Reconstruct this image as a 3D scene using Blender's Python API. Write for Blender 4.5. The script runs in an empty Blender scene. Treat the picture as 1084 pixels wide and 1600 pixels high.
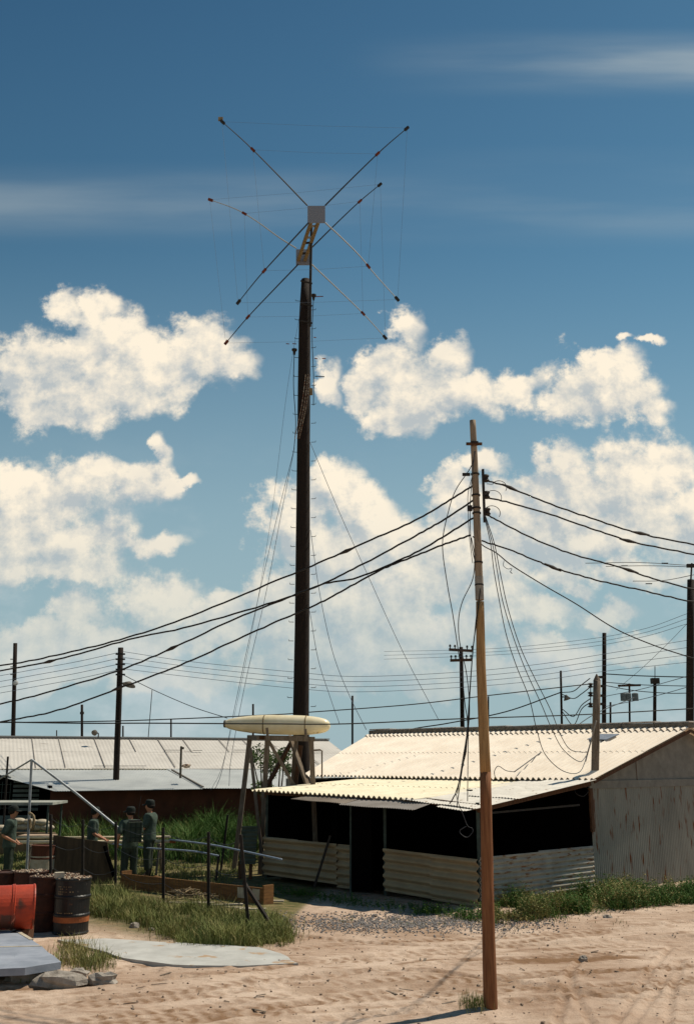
import bpy, math, random
import numpy as np
from mathutils import Vector, Matrix
random.seed(7); rng = np.random.default_rng(7)
R = math.radians
scene = bpy.context.scene
col = scene.collection

# ------------------------------------------------------------------ camera
F = 1556.0; HZ = 390.0; CAMZ = 2.8
PITCH = math.atan(HZ / F)
cd = bpy.data.cameras.new('camera'); cam = bpy.data.objects.new('camera', cd); col.objects.link(cam)
cd.sensor_fit = 'VERTICAL'; cd.sensor_height = 36.0; cd.lens = F / 1600 * 36.0
cd.clip_start = 0.1; cd.clip_end = 20000
cam.location = (0, 0, CAMZ); cam.rotation_euler = (R(90) + PITCH, 0, 0)
scene.camera = cam

# ------------------------------------------------------------------ sun, exposure
SUN_EL = R(57); SUN_DIR = Vector((0.876, 0.50, 0)).normalized()   # horizontal direction towards the sun
sd = bpy.data.lights.new('sun', 'SUN'); sd.energy = 5.0; sd.angle = R(0.9); sd.color = (1.0, 0.92, 0.77)
sun = bpy.data.objects.new('sun', sd); col.objects.link(sun)
to_sun = Vector((SUN_DIR.x * math.cos(SUN_EL), SUN_DIR.y * math.cos(SUN_EL), math.sin(SUN_EL)))
sun.rotation_euler = to_sun.to_track_quat('Z', 'Y').to_euler(); sun.location = (20, 10, 40)
scene.view_settings.view_transform = 'Standard'; scene.view_settings.look = 'None'
scene.view_settings.exposure = 0.0; scene.view_settings.gamma = 1.0

# ------------------------------------------------------------------ pixel helpers (photo pixels 1084x1600 -> world)
SP, CP = math.sin(PITCH), math.cos(PITCH)
def ray(px, py):
    u = (px - 542) / F; v = (800 - py) / F
    return Vector((u, CP - v * SP, SP + v * CP))
def U(px, py, Y):
    d = ray(px, py); t = Y / d.y
    return Vector((d.x * t, Y, CAMZ + d.z * t))
def G(px, py, z=0.0):
    d = ray(px, py); t = (z - CAMZ) / d.z
    return Vector((d.x * t, d.y * t, z))

# ------------------------------------------------------------------ world: daylight sky with cumulus
W = bpy.data.worlds.new('World'); scene.world = W; W.use_nodes = True
nt = W.node_tree; nt.nodes.clear()
def N(t, **kw):
    n = nt.nodes.new(t)
    for k, v in kw.items(): setattr(n, k, v)
    return n
def L(a, b): nt.links.new(a, b)
def wmath(op, a, b=None, c=None, clamp=False):
    n = N('ShaderNodeMath', operation=op); n.use_clamp = clamp
    for i, x in enumerate((a, b, c)):
        if x is None: continue
        if isinstance(x, (int, float)): n.inputs[i].default_value = x
        else: L(x, n.inputs[i])
    return n.outputs[0]
def wvec(op, a, b=None, c=None):
    n = N('ShaderNodeVectorMath', operation=op)
    for i, x in enumerate((a, b, c)):
        if x is None: continue
        if isinstance(x, (tuple, list)): n.inputs[i].default_value = x
        else: L(x, n.inputs[i])
    return n.outputs['Value'] if op == 'LENGTH' else n.outputs[0]
def wmap(x, a, b, c, d, smooth=True):
    n = N('ShaderNodeMapRange'); n.interpolation_type = 'SMOOTHSTEP' if smooth else 'LINEAR'
    for k, v in zip(('From Min', 'From Max', 'To Min', 'To Max'), (a, b, c, d)): n.inputs[k].default_value = v
    L(x, n.inputs['Value']); return n.outputs['Result']
def wmix(f, a, b, mode='MIX'):
    n = N('ShaderNodeMix', data_type='RGBA', blend_type=mode)
    if isinstance(f, (int, float)): n.inputs[0].default_value = f
    else: L(f, n.inputs[0])
    for s, x in ((6, a), (7, b)):
        if isinstance(x, tuple): n.inputs[s].default_value = (*x, 1)
        else: L(x, n.inputs[s])
    return n.outputs[2]
def wnoise(vec, scale, detail, rough=0.55, dist=0.0):
    n = N('ShaderNodeTexNoise'); n.inputs['Scale'].default_value = scale; n.inputs['Detail'].default_value = detail
    n.inputs['Roughness'].default_value = rough; n.inputs['Distortion'].default_value = dist
    L(vec, n.inputs['Vector']); return n
sky = N('ShaderNodeTexSky', sky_type='NISHITA'); sky.sun_disc = False
sky.sun_elevation = SUN_EL; sky.sun_rotation = math.atan2(SUN_DIR.x, SUN_DIR.y)
sky.air_density = 1.2; sky.dust_density = 0.6; sky.ozone_density = 1.5
tc = N('ShaderNodeTexCoord')
sep = N('ShaderNodeSeparateXYZ'); L(tc.outputs['Generated'], sep.inputs[0])
yy = wmath('MAXIMUM', wmath('ABSOLUTE', sep.outputs['Y']), 0.12)
uu = wmath('DIVIDE', sep.outputs['X'], yy); vv = wmath('DIVIDE', sep.outputs['Z'], yy)
cmb = N('ShaderNodeCombineXYZ'); L(uu, cmb.inputs[0]); L(vv, cmb.inputs[1])
P = cmb.outputs[0]
# ragged warp of the cloud field, three sizes of billow
wn1 = wnoise(P, 8, 3); wn2 = wnoise(P, 24, 9, 0.62)
w1 = wvec('MULTIPLY', wvec('SUBTRACT', wn1.outputs['Color'], (.5, .5, .5)), (.085, .075, 0))
w2 = wvec('MULTIPLY', wvec('SUBTRACT', wn2.outputs['Color'], (.5, .5, .5)), (.052, .048, 0))
PW = wvec('ADD', wvec('ADD', P, w1), w2)
BLOBS = [  # photo position and radii of each cumulus lobe
 (40,592,70,56),(120,602,85,52),(98,482,26,30),(155,485,38,28),(200,525,58,42),(255,565,85,52),(312,545,58,48),(362,558,32,20),(80,640,75,22),(205,612,66,34),(130,545,45,32),
 (128,738,64,28),(200,752,66,27),(250,745,38,22),(256,708,17,26),(294,742,26,9),
 (28,742,42,32),(70,780,85,55),(40,850,95,60),(130,850,80,48),(228,852,55,22),(110,900,90,22),
 (235,940,60,30),(110,965,60,26),(50,1010,110,34),(200,1000,110,30),
 (518,765,42,36),(562,800,46,42),(455,820,50,55),(605,850,60,48),(520,870,100,66),(665,900,60,44),(560,960,100,50),(450,985,60,40),(350,1000,70,26),
 (510,590,20,36),
 (628,532,24,30),(604,588,52,32),(562,622,32,28),(622,640,48,34),(700,565,38,36),(680,605,62,34),(752,600,40,30),(822,602,44,26),
 (935,562,42,34),(952,612,64,40),(900,635,48,26),(1000,642,44,28),(925,590,40,30),(940,512,16,8),(990,518,34,9),
 (760,712,40,16),(715,765,46,40),(790,780,56,36),(868,708,32,22),(880,775,90,52),(970,742,66,48),(1045,742,50,50),(1080,810,70,60),(950,830,110,44),(850,835,90,36),(760,870,70,44),
 (905,920,26,14),(955,962,46,20),(700,985,60,40),(760,930,60,36),(850,1020,80,24),(1010,1015,70,18),(620,1020,90,30),(500,1050,120,24),(250,1055,130,20),(600,940,80,40),(820,960,90,26),(760,1060,180,22),(1000,900,60,24),(330,960,50,26),(60,1060,120,20),(560,1020,160,40),(870,880,60,30),(420,930,50,40),(700,840,50,50)]
def field(vec):
    acc = None
    for (cx, cy, rx, ry) in BLOBS:
        d = ray(cx, cy); cu, cv = d.x / d.y, d.z / d.y
        ru = (rx * 1.22 / F) / d.y; rv = (ry * 1.22 / F) / (d.y * d.y)
        ln = wvec('LENGTH', wvec('MULTIPLY_ADD', vec, (1/ru, 1/rv, 0), (-cu/ru, -cv/rv, 0)))
        acc = ln if acc is None else wmath('SMOOTH_MIN', acc, ln, 0.35)
    return wmath('SUBTRACT', 1.0, acc)
fine = wnoise(P, 24, 12, 0.64, 0.0).outputs['Fac']
fine2 = wnoise(wvec('ADD', P, (.009, .014, 0)), 24, 9, 0.64, 0.0).outputs['Fac']
f1 = field(PW); f2 = field(wvec('ADD', PW, (.011, .022, 0)))
dens = wmath('ADD', f1, wmath('MULTIPLY', wmath('SUBTRACT', fine, .5), 1.9))
dens2 = wmath('ADD', f2, wmath('MULTIPLY', wmath('SUBTRACT', fine2, .5), 1.9))
mask = wmap(dens, -0.14, 0.42, 0.0, 1.0)
wisp = wmap(wnoise(wvec('MULTIPLY', P, (1, 1.6, 1)), 5.0, 7, .6).outputs['Fac'], .47, .66, 0, 1)
lowfade = wmap(vv, 0.08, 0.36, 1.0, 0.0)
haze_m = wmath('MULTIPLY', wmath('MULTIPLY', wisp, lowfade), 0.8)
# high cirrus streaks: stretched noise
tilt = N('ShaderNodeMapping'); tilt.inputs['Rotation'].default_value = (0, 0, R(5)); tilt.inputs['Scale'].default_value = (1.1, 9.0, 1)
L(P, tilt.inputs['Vector'])
cn = wnoise(tilt.outputs[0], 1.5, 5, .5).outputs['Fac']
def band(py, h, x0, x1, s):
    d = ray(542, py); c = d.z / d.y; hw = h / F / d.y / d.y
    m = wmap(wmath('ABSOLUTE', wmath('SUBTRACT', vv, c)), 0, hw, 1, 0)
    return wmath('MULTIPLY', wmath('MULTIPLY', m, wmap(uu, x0, x1, 0, 1)), s)
cir = wmath('ADD', band(98, 62, -0.02, 0.35, .75), wmath('ADD', band(318, 75, -.9, -.5, .36), band(262, 40, 0.0, .3, .12)))
cir = wmath('MULTIPLY', cir, wmap(cn, .3, .75, .1, 1))
big = wnoise(P, 5.5, 5, .55).outputs['Fac']
lit = wmap(wmath('ADD', wmath('MULTIPLY', wmath('SUBTRACT', fine, fine2), 2.4), wmath('MULTIPLY', wmath('SUBTRACT', f1, f2), .30)), -.36, .36, 0, 1, False)     # falling density towards the sun = a sunlit flank
br = wmath('ADD', wmath('MULTIPLY', wmath('SUBTRACT', lit, .5), .9), wmap(big, .36, .64, .18, .72, False))
br = wmath('SUBTRACT', br, wmath('MULTIPLY', wmap(f2, .35, .9, 0, 1), .18))
br = wmath('ADD', br, .12)
br = wmath('MULTIPLY', br, wmap(vv, 0.02, 0.24, .5, 1.0), None, True)
ccol = wmix(br, (5.3, 5.7, 5.8), (11.0, 9.7, 7.7))
skyt = wmix(1.0, sky.outputs[0], (0.48, 0.78, 0.76), 'MULTIPLY')
# air gets whiter towards the horizon, deeper overhead
skyt = wmix(wmap(vv, 0.0, 0.62, 0.92, 0.0), skyt, (3.7, 5.0, 5.5))
skyt = wmix(1.0, skyt, wmix(wmap(vv, .25, .95, 0, 1, False), (1, 1, 1), (.52, .62, .72)), 'MULTIPLY')
c1 = wmix(cir, skyt, (5.0, 5.6, 5.6))
c2 = wmix(haze_m, c1, (5.8, 6.6, 6.8))
c3 = wmix(wmath('MULTIPLY', mask, wmap(vv, .03, .30, .35, .95)), c2, ccol)
bg = N('ShaderNodeBackground'); bg.inputs['Strength'].default_value = 0.095
L(c3, bg.inputs['Color'])
wo = N('ShaderNodeOutputWorld'); L(bg.outputs[0], wo.inputs['Surface'])
W.cycles.sampling_method = 'MANUAL'; W.cycles.sample_map_resolution = 256

# ------------------------------------------------------------------ materials
MATS = {}
def mat(name, c, c2=None, scale=6.0, rough=0.85, metal=0.0, bump=0.15, bscale=40.0, stretch=(1,1,1), spots=None, lo=.35, hi=.65, coord='Object', detail=6):
    """two-tone noisy surface; spots=(colour, scale, threshold, stretch) adds stains with their own shape"""
    if name in MATS: return MATS[name]
    m = bpy.data.materials.new(name); m.use_nodes = True; t = m.node_tree; b = t.nodes['Principled BSDF']
    b.inputs['Roughness'].default_value = rough; b.inputs['Metallic'].default_value = metal
    b.inputs['Specular IOR Level'].default_value = 0.25
    tcn = t.nodes.new('ShaderNodeTexCoord'); mp = t.nodes.new('ShaderNodeMapping'); mp.inputs['Scale'].default_value = stretch
    t.links.new(tcn.outputs[coord], mp.inputs['Vector'])
    n = t.nodes.new('ShaderNodeTexNoise'); n.inputs['Scale'].default_value = scale; n.inputs['Detail'].default_value = detail; n.inputs['Roughness'].default_value = .62
    t.links.new(mp.outputs[0], n.inputs['Vector'])
    r = t.nodes.new('ShaderNodeValToRGB'); r.color_ramp.elements[0].position = lo; r.color_ramp.elements[1].position = hi
    c2 = c2 or tuple(x * .6 for x in c)
    r.color_ramp.elements[0].color = (*c2, 1); r.color_ramp.elements[1].color = (*c, 1)
    t.links.new(n.outputs['Fac'], r.inputs['Fac']); out = r.outputs['Color']
    for sp in (spots or []):
        sc, ss, th, st = sp
        m2 = t.nodes.new('ShaderNodeMapping'); m2.inputs['Scale'].default_value = st; m2.inputs['Location'].default_value = (ss, 3.1, ss*2)
        t.links.new(tcn.outputs[coord], m2.inputs['Vector'])
        n2 = t.nodes.new('ShaderNodeTexNoise'); n2.inputs['Scale'].default_value = ss; n2.inputs['Detail'].default_value = 5
        t.links.new(m2.outputs[0], n2.inputs['Vector'])
        mr = t.nodes.new('ShaderNodeMapRange'); mr.inputs['From Min'].default_value = th; mr.inputs['From Max'].default_value = th + .06
        t.links.new(n2.outputs['Fac'], mr.inputs['Value'])
        mx = t.nodes.new('ShaderNodeMix'); mx.data_type = 'RGBA'; mx.inputs[7].default_value = (*sc, 1)
        t.links.new(mr.outputs[0], mx.inputs[0]); t.links.new(out, mx.inputs[6]); out = mx.outputs[2]
    t.links.new(out, b.inputs['Base Color'])
    if bump:
        nb = t.nodes.new('ShaderNodeTexNoise'); nb.inputs['Scale'].default_value = bscale; nb.inputs['Detail'].default_value = 5
        t.links.new(mp.outputs[0], nb.inputs['Vector'])
        bp = t.nodes.new('ShaderNodeBump'); bp.inputs['Strength'].default_value = bump; bp.inputs['Distance'].default_value = .02
        t.links.new(nb.outputs['Fac'], bp.inputs['Height']); t.links.new(bp.outputs[0], b.inputs['Normal'])
    MATS[name] = m; return m

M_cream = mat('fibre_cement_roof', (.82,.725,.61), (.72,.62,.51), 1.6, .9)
M_cream2 = mat('fibre_cement_lean_to', (.84,.75,.56), (.72,.63,.45), 2.0, .9, spots=[((.5,.42,.28), 6, .67, (1,1,1))])
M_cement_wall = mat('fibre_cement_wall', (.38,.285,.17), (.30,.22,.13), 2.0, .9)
M_zinc = mat('zinc_sheet', (.66,.61,.53), (.50,.46,.40), 3, .6, .0, spots=[((.26,.17,.11), 7, .64, (1,1,1))])
M_zincroof = mat('weathered_zinc_roof', (.54,.50,.45), (.46,.425,.38), .8, .75, spots=[((.30,.26,.23), 3, .64, (.5,2,1)), ((.27,.2,.15), 11, .72, (1,1,1))])
M_zincroof2 = mat('pale_zinc_roof', (.50,.51,.49), (.40,.41,.40), .9, .7, spots=[((.28,.27,.25), 3, .68, (.5,2,1))])
M_gable = mat('rusty_corrugated_wall', (.25,.25,.22), (.175,.175,.155), 1.3, .8, stretch=(1,1,.35),
              spots=[((.13,.045,.015), 3.1, .60, (1.8,1.8,.30)), ((.12,.042,.015), 7, .63, (1.6,1.6,.25)), ((.06,.045,.035), 2.3, .68, (1,1,.5))])
M_sidewall = mat('rust_streaked_sheet', (.36,.33,.27), (.27,.235,.19), 3, .8, spots=[((.20,.095,.04), 4, .58, (1,1,5))])
M_board = mat('grey_painted_board', (.205,.195,.17), (.145,.138,.12), 4)
M_mortar = mat('ridge_mortar', (.20,.17,.135), (.10,.085,.065), 9, .95, bump=.6)
M_ridgetop = mat('ridge_cap', (.52,.46,.40), (.3,.26,.22), 5)
M_brownwood = mat('brown_timber', (.11,.05,.024), (.05,.024,.012), 8, stretch=(4,4,.6))
M_dark = mat('interior_shade_black', (.0035,.003,.003), (.002,.002,.002), 5, bump=0); M_dark.node_tree.nodes['Principled BSDF'].inputs['Specular IOR Level'].default_value = 0  # near-black colour puts the deep shade of the hut interior into the surface
M_frame = mat('dark_green_frame', (.055,.075,.065), (.03,.04,.035), 8)
M_greywood = mat('grey_timber', (.20,.155,.115), (.11,.08,.055), 7, stretch=(3,3,.5))
M_creosote = mat('dark_creosoted_wood', (.024,.014,.009), (.012,.007,.005), 5, .9, stretch=(6,6,.5), bump=.5, spots=[((.05,.03,.017), 9, .70, (4,4,.3))])
M_polewood = mat('ochre_wood', (.40,.235,.10), (.26,.14,.055), 5, .8, stretch=(9,9,.5), bump=.4, bscale=12, spots=[((.13,.06,.025), 6, .66, (9,9,.4))])
M_polered = mat('red_brown_wood', (.26,.110,.045), (.15,.055,.022), 5, .8, stretch=(9,9,.5), bump=.4, bscale=12, spots=[((.08,.035,.018), 6, .64, (9,9,.4))])
M_polegrey = mat('grey_brown_wood', (.34,.25,.17), (.23,.165,.11), 5, .85, stretch=(9,9,.5), bump=.4, bscale=12, spots=[((.07,.045,.03), 6, .67, (9,9,.4))])
M_tape = mat('pale_wrap', (.33,.29,.24), (.22,.19,.16), 10)
M_cable = mat('black_cable', (.018,.016,.014), (.010,.009,.008), 20, .7, bump=0)
M_wire = mat('grey_wire', (.05,.055,.06), (.03,.03,.035), 20, .6, bump=0)
M_bluewire = mat('thin_blue_grey_wire', (.10,.13,.17), (.08,.10,.14), 20, .6, bump=0)
M_iron = mat('dark_iron', (.035,.028,.022), (.02,.015,.012), 15, .7)
M_alu = mat('aluminium', (.34,.34,.33), (.28,.28,.27), 20, .6, .2, bump=.05)
M_plate = mat('antenna_plate_metal', (.23,.23,.25), (.17,.17,.19), 30, .7, .0, bump=.1)
M_boom = mat('yellow_boom_metal', (.24,.165,.075), (.15,.10,.05), 10)
M_orange = mat('red_brown_clamp', (.22,.05,.02), (.10,.02,.01), 10)
M_pod = mat('cream_tank_paint', (.82,.71,.49), (.70,.58,.36), 2.5, .33, 0, bump=.05, spots=[((.30,.2,.09), 6, .67, (1,2,2))])
M_tank_cap = mat('dull_grey_metal', (.13,.11,.09), (.07,.06,.05), 10)
M_leaf = mat('bush_leaf', (.075,.12,.022), (.035,.06,.012), 3, .7, bump=0)
M_trunk = mat('bark', (.12,.085,.055), None, 8)
M_grass = mat('grass_blade', (.20,.205,.055), (.085,.115,.028), 1.6, .8, bump=0)
M_grassdry = mat('dry_grass_blade', (.34,.27,.11), (.16,.17,.05), 2.0, .8, bump=0)
M_weed = mat('tall_weed_blade', (.075,.15,.022), (.035,.085,.012), 1.2, .8, bump=0)
M_ply = mat('weathered_plywood', (.085,.055,.03), (.045,.03,.018), 3, stretch=(3,1,.6))
M_crate = mat('orange_pine_board', (.24,.115,.038), (.13,.06,.022), 5, stretch=(.6,.6,5))
M_rust = mat('rusty_drum_steel', (.07,.025,.014), (.025,.012,.009), 5, .8)
M_black = mat('black_drum_paint', (.022,.020,.019), (.013,.012,.011), 6, .38, spots=[((.13,.05,.022), 6, .66, (1,1,1.5)), ((.10,.085,.07), 14, .69, (1,1,1))])
M_drumband = mat('orange_rust_band', (.33,.105,.035), (.2,.06,.02), 6, .7)
M_red = mat('red_orange_drum_paint', (.44,.050,.018), (.28,.034,.014), 4, .5, spots=[((.10,.035,.02), 2.2, .54, (1,1,1)), ((.62,.2,.12), 6, .66, (1,1,1))])
M_white = mat('dirty_white_paint', (.48,.42,.32), (.33,.27,.19), 5)
M_rag = mat('pale_scraps', (.42,.34,.25), (.14,.06,.03), 18, lo=.45, hi=.55)
M_tube = mat('cream_tube_paint', (.66,.55,.36), (.5,.41,.27), 5, .5)
M_bluepipe = mat('grey_blue_pipe', (.26,.31,.38), (.17,.21,.27), 6, .5)
M_greypipe = mat('galvanised_pipe', (.34,.36,.37), (.22,.23,.24), 6, .45, .2)
M_concrete = mat('pale_concrete', (.45,.44,.41), (.35,.34,.315), 2.4, .95, spots=[((.36,.25,.16), 3, .60, (1,1,1)), ((.25,.22,.18), 12, .68, (1,1,1))])
M_slabblue = mat('blue_grey_concrete', (.30,.32,.37), (.20,.22,.26), 2.5, .9, spots=[((.42,.40,.34), 2.2, .64, (.5,4,1))])
M_rock = mat('grey_rubble', (.34,.30,.26), (.20,.17,.14), 8, .95, bump=.6)
M_gravel = mat('blue_grey_gravel', (.33,.29,.26), (.14,.135,.14), 25, .95, coord='Object', lo=.4, hi=.6)
M_sandbag = mat('pale_sandbag_cloth', (.50,.44,.34), (.36,.30,.22), 6)
M_shirt = mat('olive_shirt_cloth', (.062,.088,.066), (.032,.048,.036), 7, bump=.8, bscale=14)
M_trouser = mat('dark_olive_trouser_cloth', (.030,.042,.028), (.015,.022,.014), 7, bump=.8, bscale=12)
M_skin = mat('skin', (.42,.20,.115), (.36,.16,.09), 9, .6, bump=0)
M_cap = mat('black_green_cap_cloth', (.014,.018,.014), (.009,.011,.009), 9)
M_hair = mat('dark_hair', (.02,.014,.010), None, 30)
M_boot = mat('black_leather', (.015,.013,.012), None, 9, .5)
M_radio = mat('olive_radio_metal', (.045,.055,.035), (.025,.03,.02), 9, .6)
M_louvre = mat('teal_grey_louvre', (.13,.165,.155), (.08,.105,.10), 5)
M_redwall = mat('red_brown_wall', (.11,.035,.018), (.065,.022,.012), 1.5)
M_fence = mat('rusty_fence_iron', (.03,.022,.017), (.015,.012,.010), 12)
M_steel = mat('twisted_tie_wire', (.3,.3,.3), None, 10, .5)
M_straw = mat('straw_debris', (.34,.25,.14), (.12,.08,.045), 8)
M_hill = mat('hazy_blue_hill', (.045,.075,.115), (.035,.06,.10), .01, 1.0, bump=0)  # blue of the distant haze is put into the hill's base colour
M_patch = mat('blue_white_mark', (.22,.25,.30), (.15,.17,.21), 7)
M_white_ins = mat('pale_insulator', (.5,.5,.47), None, 10, .3)

# ------------------------------------------------------------------ mesh helpers
class MB:
    def __init__(s): s.v = []; s.f = []
    def add(s, v, f):
        o = len(s.v); s.v += [tuple(x) for x in v]; s.f += [tuple(i + o for i in q) for q in f]; return s
    def box(s, c, size, rot=None):
        c = Vector(c); h = [x / 2 for x in size]; Rm = rot if rot is not None else Matrix.Identity(3)
        vs = [c + Rm @ Vector((sx*h[0], sy*h[1], sz*h[2])) for sx in (-1,1) for sy in (-1,1) for sz in (-1,1)]
        return s.add(vs, [(0,1,3,2),(4,6,7,5),(0,4,5,1),(2,3,7,6),(0,2,6,4),(1,5,7,3)])
    def beam(s, a, b, w, h=None, up=(0,0,1)):
        a, b = Vector(a), Vector(b); h = h or w; d = b - a; L_ = d.length; d.normalize()
        u = Vector(up)
        if abs(d.dot(u)) > .95: u = Vector((0,1,0))
        x = d.cross(u).normalized(); z = x.cross(d)
        return s.box((a + b) / 2, (w, L_, h), Matrix((x, d, z)).transposed())
    def tube(s, pts, r, n=8, cap=True, wob=0.0):
        pts = [Vector(p) for p in pts]; k = len(pts); rs = r if isinstance(r, (list, tuple)) else [r] * k
        o = len(s.v); prev = None
        for i, p in enumerate(pts):
            d = (pts[min(i+1, k-1)] - pts[max(i-1, 0)]).normalized()
            if prev is None:
                ref = Vector((0,0,1)) if abs(d.z) < .9 else Vector((1,0,0)); x = d.cross(ref).normalized()
            else: x = (prev - d * prev.dot(d)).normalized()
            prev = x; y = d.cross(x)
            for j in range(n):
                a = 2*math.pi*j/n; rr = rs[i] * (1 + (random.uniform(-wob, wob) if wob else 0))
                s.v.append(tuple(p + (x*math.cos(a) + y*math.sin(a)) * rr))
        for i in range(k-1):
            for j in range(n):
                a, b = o+i*n+j, o+i*n+(j+1) % n; s.f.append((a, b, b+n, a+n))
        if cap: s.f.append(tuple(o+j for j in reversed(range(n)))); s.f.append(tuple(o+(k-1)*n+j for j in range(n)))
        return s
    def lathe(s, c, axis, prof, n=24, ref=None, cap=True):
        """prof: list of (distance along axis, radius)"""
        c = Vector(c); axis = Vector(axis).normalized()
        pts = [c + axis * a for a, _ in prof]; o = len(s.v)
        ref = Vector((0,0,1)) if abs(axis.z) < .9 else Vector((1,0,0))
        x = axis.cross(ref).normalized(); y = axis.cross(x)
        for p, (_, r) in zip(pts, prof):
            for j in range(n):
                a = 2*math.pi*j/n; s.v.append(tuple(p + (x*math.cos(a) + y*math.sin(a)) * max(r, 1e-4)))
        for i in range(len(prof)-1):
            for j in range(n):
                a, b = o+i*n+j, o+i*n+(j+1) % n; s.f.append((a, b, b+n, a+n))
        if cap: s.f.append(tuple(o+j for j in reversed(range(n)))); s.f.append(tuple(o+(len(prof)-1)*n+j for j in range(n)))
        return s
    def ball(s, c, r, n=10, m=7):
        c = Vector(c); r = Vector(r) if not isinstance(r, (int, float)) else Vector((r, r, r)); o = len(s.v)
        s.v.append(tuple(c + Vector((0,0,r.z))))
        for i in range(1, m):
            t = math.pi*i/m
            for j in range(n):
                a = 2*math.pi*j/n; s.v.append((c.x+r.x*math.sin(t)*math.cos(a), c.y+r.y*math.sin(t)*math.sin(a), c.z+r.z*math.cos(t)))
        s.v.append(tuple(c - Vector((0,0,r.z)))); e = len(s.v)-1
        for j in range(n):
            s.f.append((o, o+1+j, o+1+(j+1) % n)); b = o+1+(m-2)*n; s.f.append((e, b+(j+1) % n, b+j))
        for i in range(m-2):
            for j in range(n):
                a, b = o+1+i*n+j, o+1+i*n+(j+1) % n; s.f.append((a, a+n, b+n, b))
        return s
    def build(s, name, m, parent=None, smooth=False, bevel=0.0):
        me = bpy.data.meshes.new(name); me.from_pydata(s.v, [], s.f); me.update()
        o = bpy.data.objects.new(name, me); col.objects.link(o)
        if m: me.materials.append(m)
        if smooth: me.shade_smooth(); 
        if bevel:
            b = o.modifiers.new('bevel', 'BEVEL'); b.width = bevel; b.segments = 2; b.limit_method = 'ANGLE'
        if parent is not None: attach(o, parent)
        return o
def attach(o, parent):
    """parts are modelled in world coordinates; keep them there"""
    o.parent = parent
    o.matrix_parent_inverse = WM[parent.name].inverted() if parent.name in WM else Matrix.Identity(4)
WM = {}
def origin(o, base):
    """move a lone mesh's origin to its base point"""
    base = Vector(base); o.data.transform(Matrix.Translation(-base)); o.location = base; WM[o.name] = Matrix.Translation(base); return o
def tag(o, label, cat, group=None, kind=None):
    if label: o['label'] = label
    if cat: o['category'] = cat
    if group: o['group'] = group
    if kind: o['kind'] = kind
    return o
def thing(name, label, cat, loc, group=None):
    o = bpy.data.objects.new(name, None); col.objects.link(o); o.location = loc; o.empty_display_size = .2
    WM[o.name] = Matrix.Translation(Vector(loc)); return tag(o, label, cat, group)
def smooth_path(pts, k=8):
    pts = [Vector(p) for p in pts]
    if len(pts) == 2: pts = [pts[0], (pts[0]+pts[1])/2, pts[1]]
    P_ = [pts[0]*2-pts[1]] + pts + [pts[-1]*2-pts[-2]]; out = []
    for i in range(1, len(P_)-2):
        p0, p1, p2, p3 = P_[i-1:i+3]
        for j in range(k):
            t = j/k
            out.append(.5*((2*p1)+(p2-p0)*t+(2*p0-5*p1+4*p2-p3)*t*t+(3*p1-p0-3*p2+p3)*t**3))
    out.append(pts[-1]); return out
def grid_mesh(name, fn, nu, nv, m, parent=None, thick=0.0, smooth=True):
    """fn(i/nu, j/nv) -> point; optional solid thickness"""
    me = bpy.data.meshes.new(name)
    vs = [tuple(fn(i/nu, j/nv)) for j in range(nv+1) for i in range(nu+1)]
    fs = [(j*(nu+1)+i, j*(nu+1)+i+1, (j+1)*(nu+1)+i+1, (j+1)*(nu+1)+i) for j in range(nv) for i in range(nu)]
    me.from_pydata(vs, [], fs); me.update(); me.materials.append(m)
    if smooth: me.shade_smooth()
    o = bpy.data.objects.new(name, me); col.objects.link(o)
    if thick:
        s = o.modifiers.new('solid', 'SOLIDIFY'); s.thickness = thick; s.offset = 0
    if parent is not None: attach(o, parent)
    return o
def corrugated(name, A, B, C, D, amp, wl, m, parent=None, rows=1, nv=2, thick=.008, wave_along='u', lap=.02, jit=0.0, per=8, sag=0.0, vb=None):
    """quad A-B (eave) D-C (top): A->B is u, A->D is v. waves repeat along u (ridges run along v). rows = lapped courses."""
    A, B, C, D = map(Vector, (A, B, C, D)); Lu = ((B-A).length + (C-D).length)/2
    nrm = (B-A).cross(D-A).normalized()
    if nrm.z < -0.2: nrm = -nrm
    nu = max(8, int(Lu/wl*per)); vs = []; fs = []
    for r in range(rows):
        o = len(vs); sh = rng.uniform(-jit, jit)
        bb = vb or [q/rows for q in range(rows+1)]
        v0, v1 = bb[r], bb[r+1] + (.04 if r < rows-1 else 0)
        for j in range(nv+1):
            t = j/nv; v = v0 + (v1-v0)*t; lift = lap*(1-t)*(3.0 if (vb and r == rows-1) else 1) if rows > 1 else 0
            for i in range(nu+1):
                u = i/nu; p = A.lerp(B, u).lerp(D.lerp(C, u), v)
                w = math.sin(2*math.pi*(u*Lu/wl) + sh) * amp
                q = p + nrm*(w + lift + sag*math.sin(u*3.1+r)*math.sin(v*5+u*7))
                vs.append(tuple(q))
        fs += [(o+j*(nu+1)+i, o+j*(nu+1)+i+1, o+(j+1)*(nu+1)+i+1, o+(j+1)*(nu+1)+i) for j in range(nv) for i in range(nu)]
    me = bpy.data.meshes.new(name); me.from_pydata(vs, [], fs); me.update(); me.materials.append(m); me.shade_smooth()
    ob = bpy.data.objects.new(name, me); col.objects.link(ob)
    s = ob.modifiers.new('solid', 'SOLIDIFY'); s.thickness = thick; s.offset = 0
    s = ob.modifiers.new('split', 'EDGE_SPLIT'); s.split_angle = R(42); s.use_edge_sharp = False
    if parent is not None: attach(ob, parent)
    return ob

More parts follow.
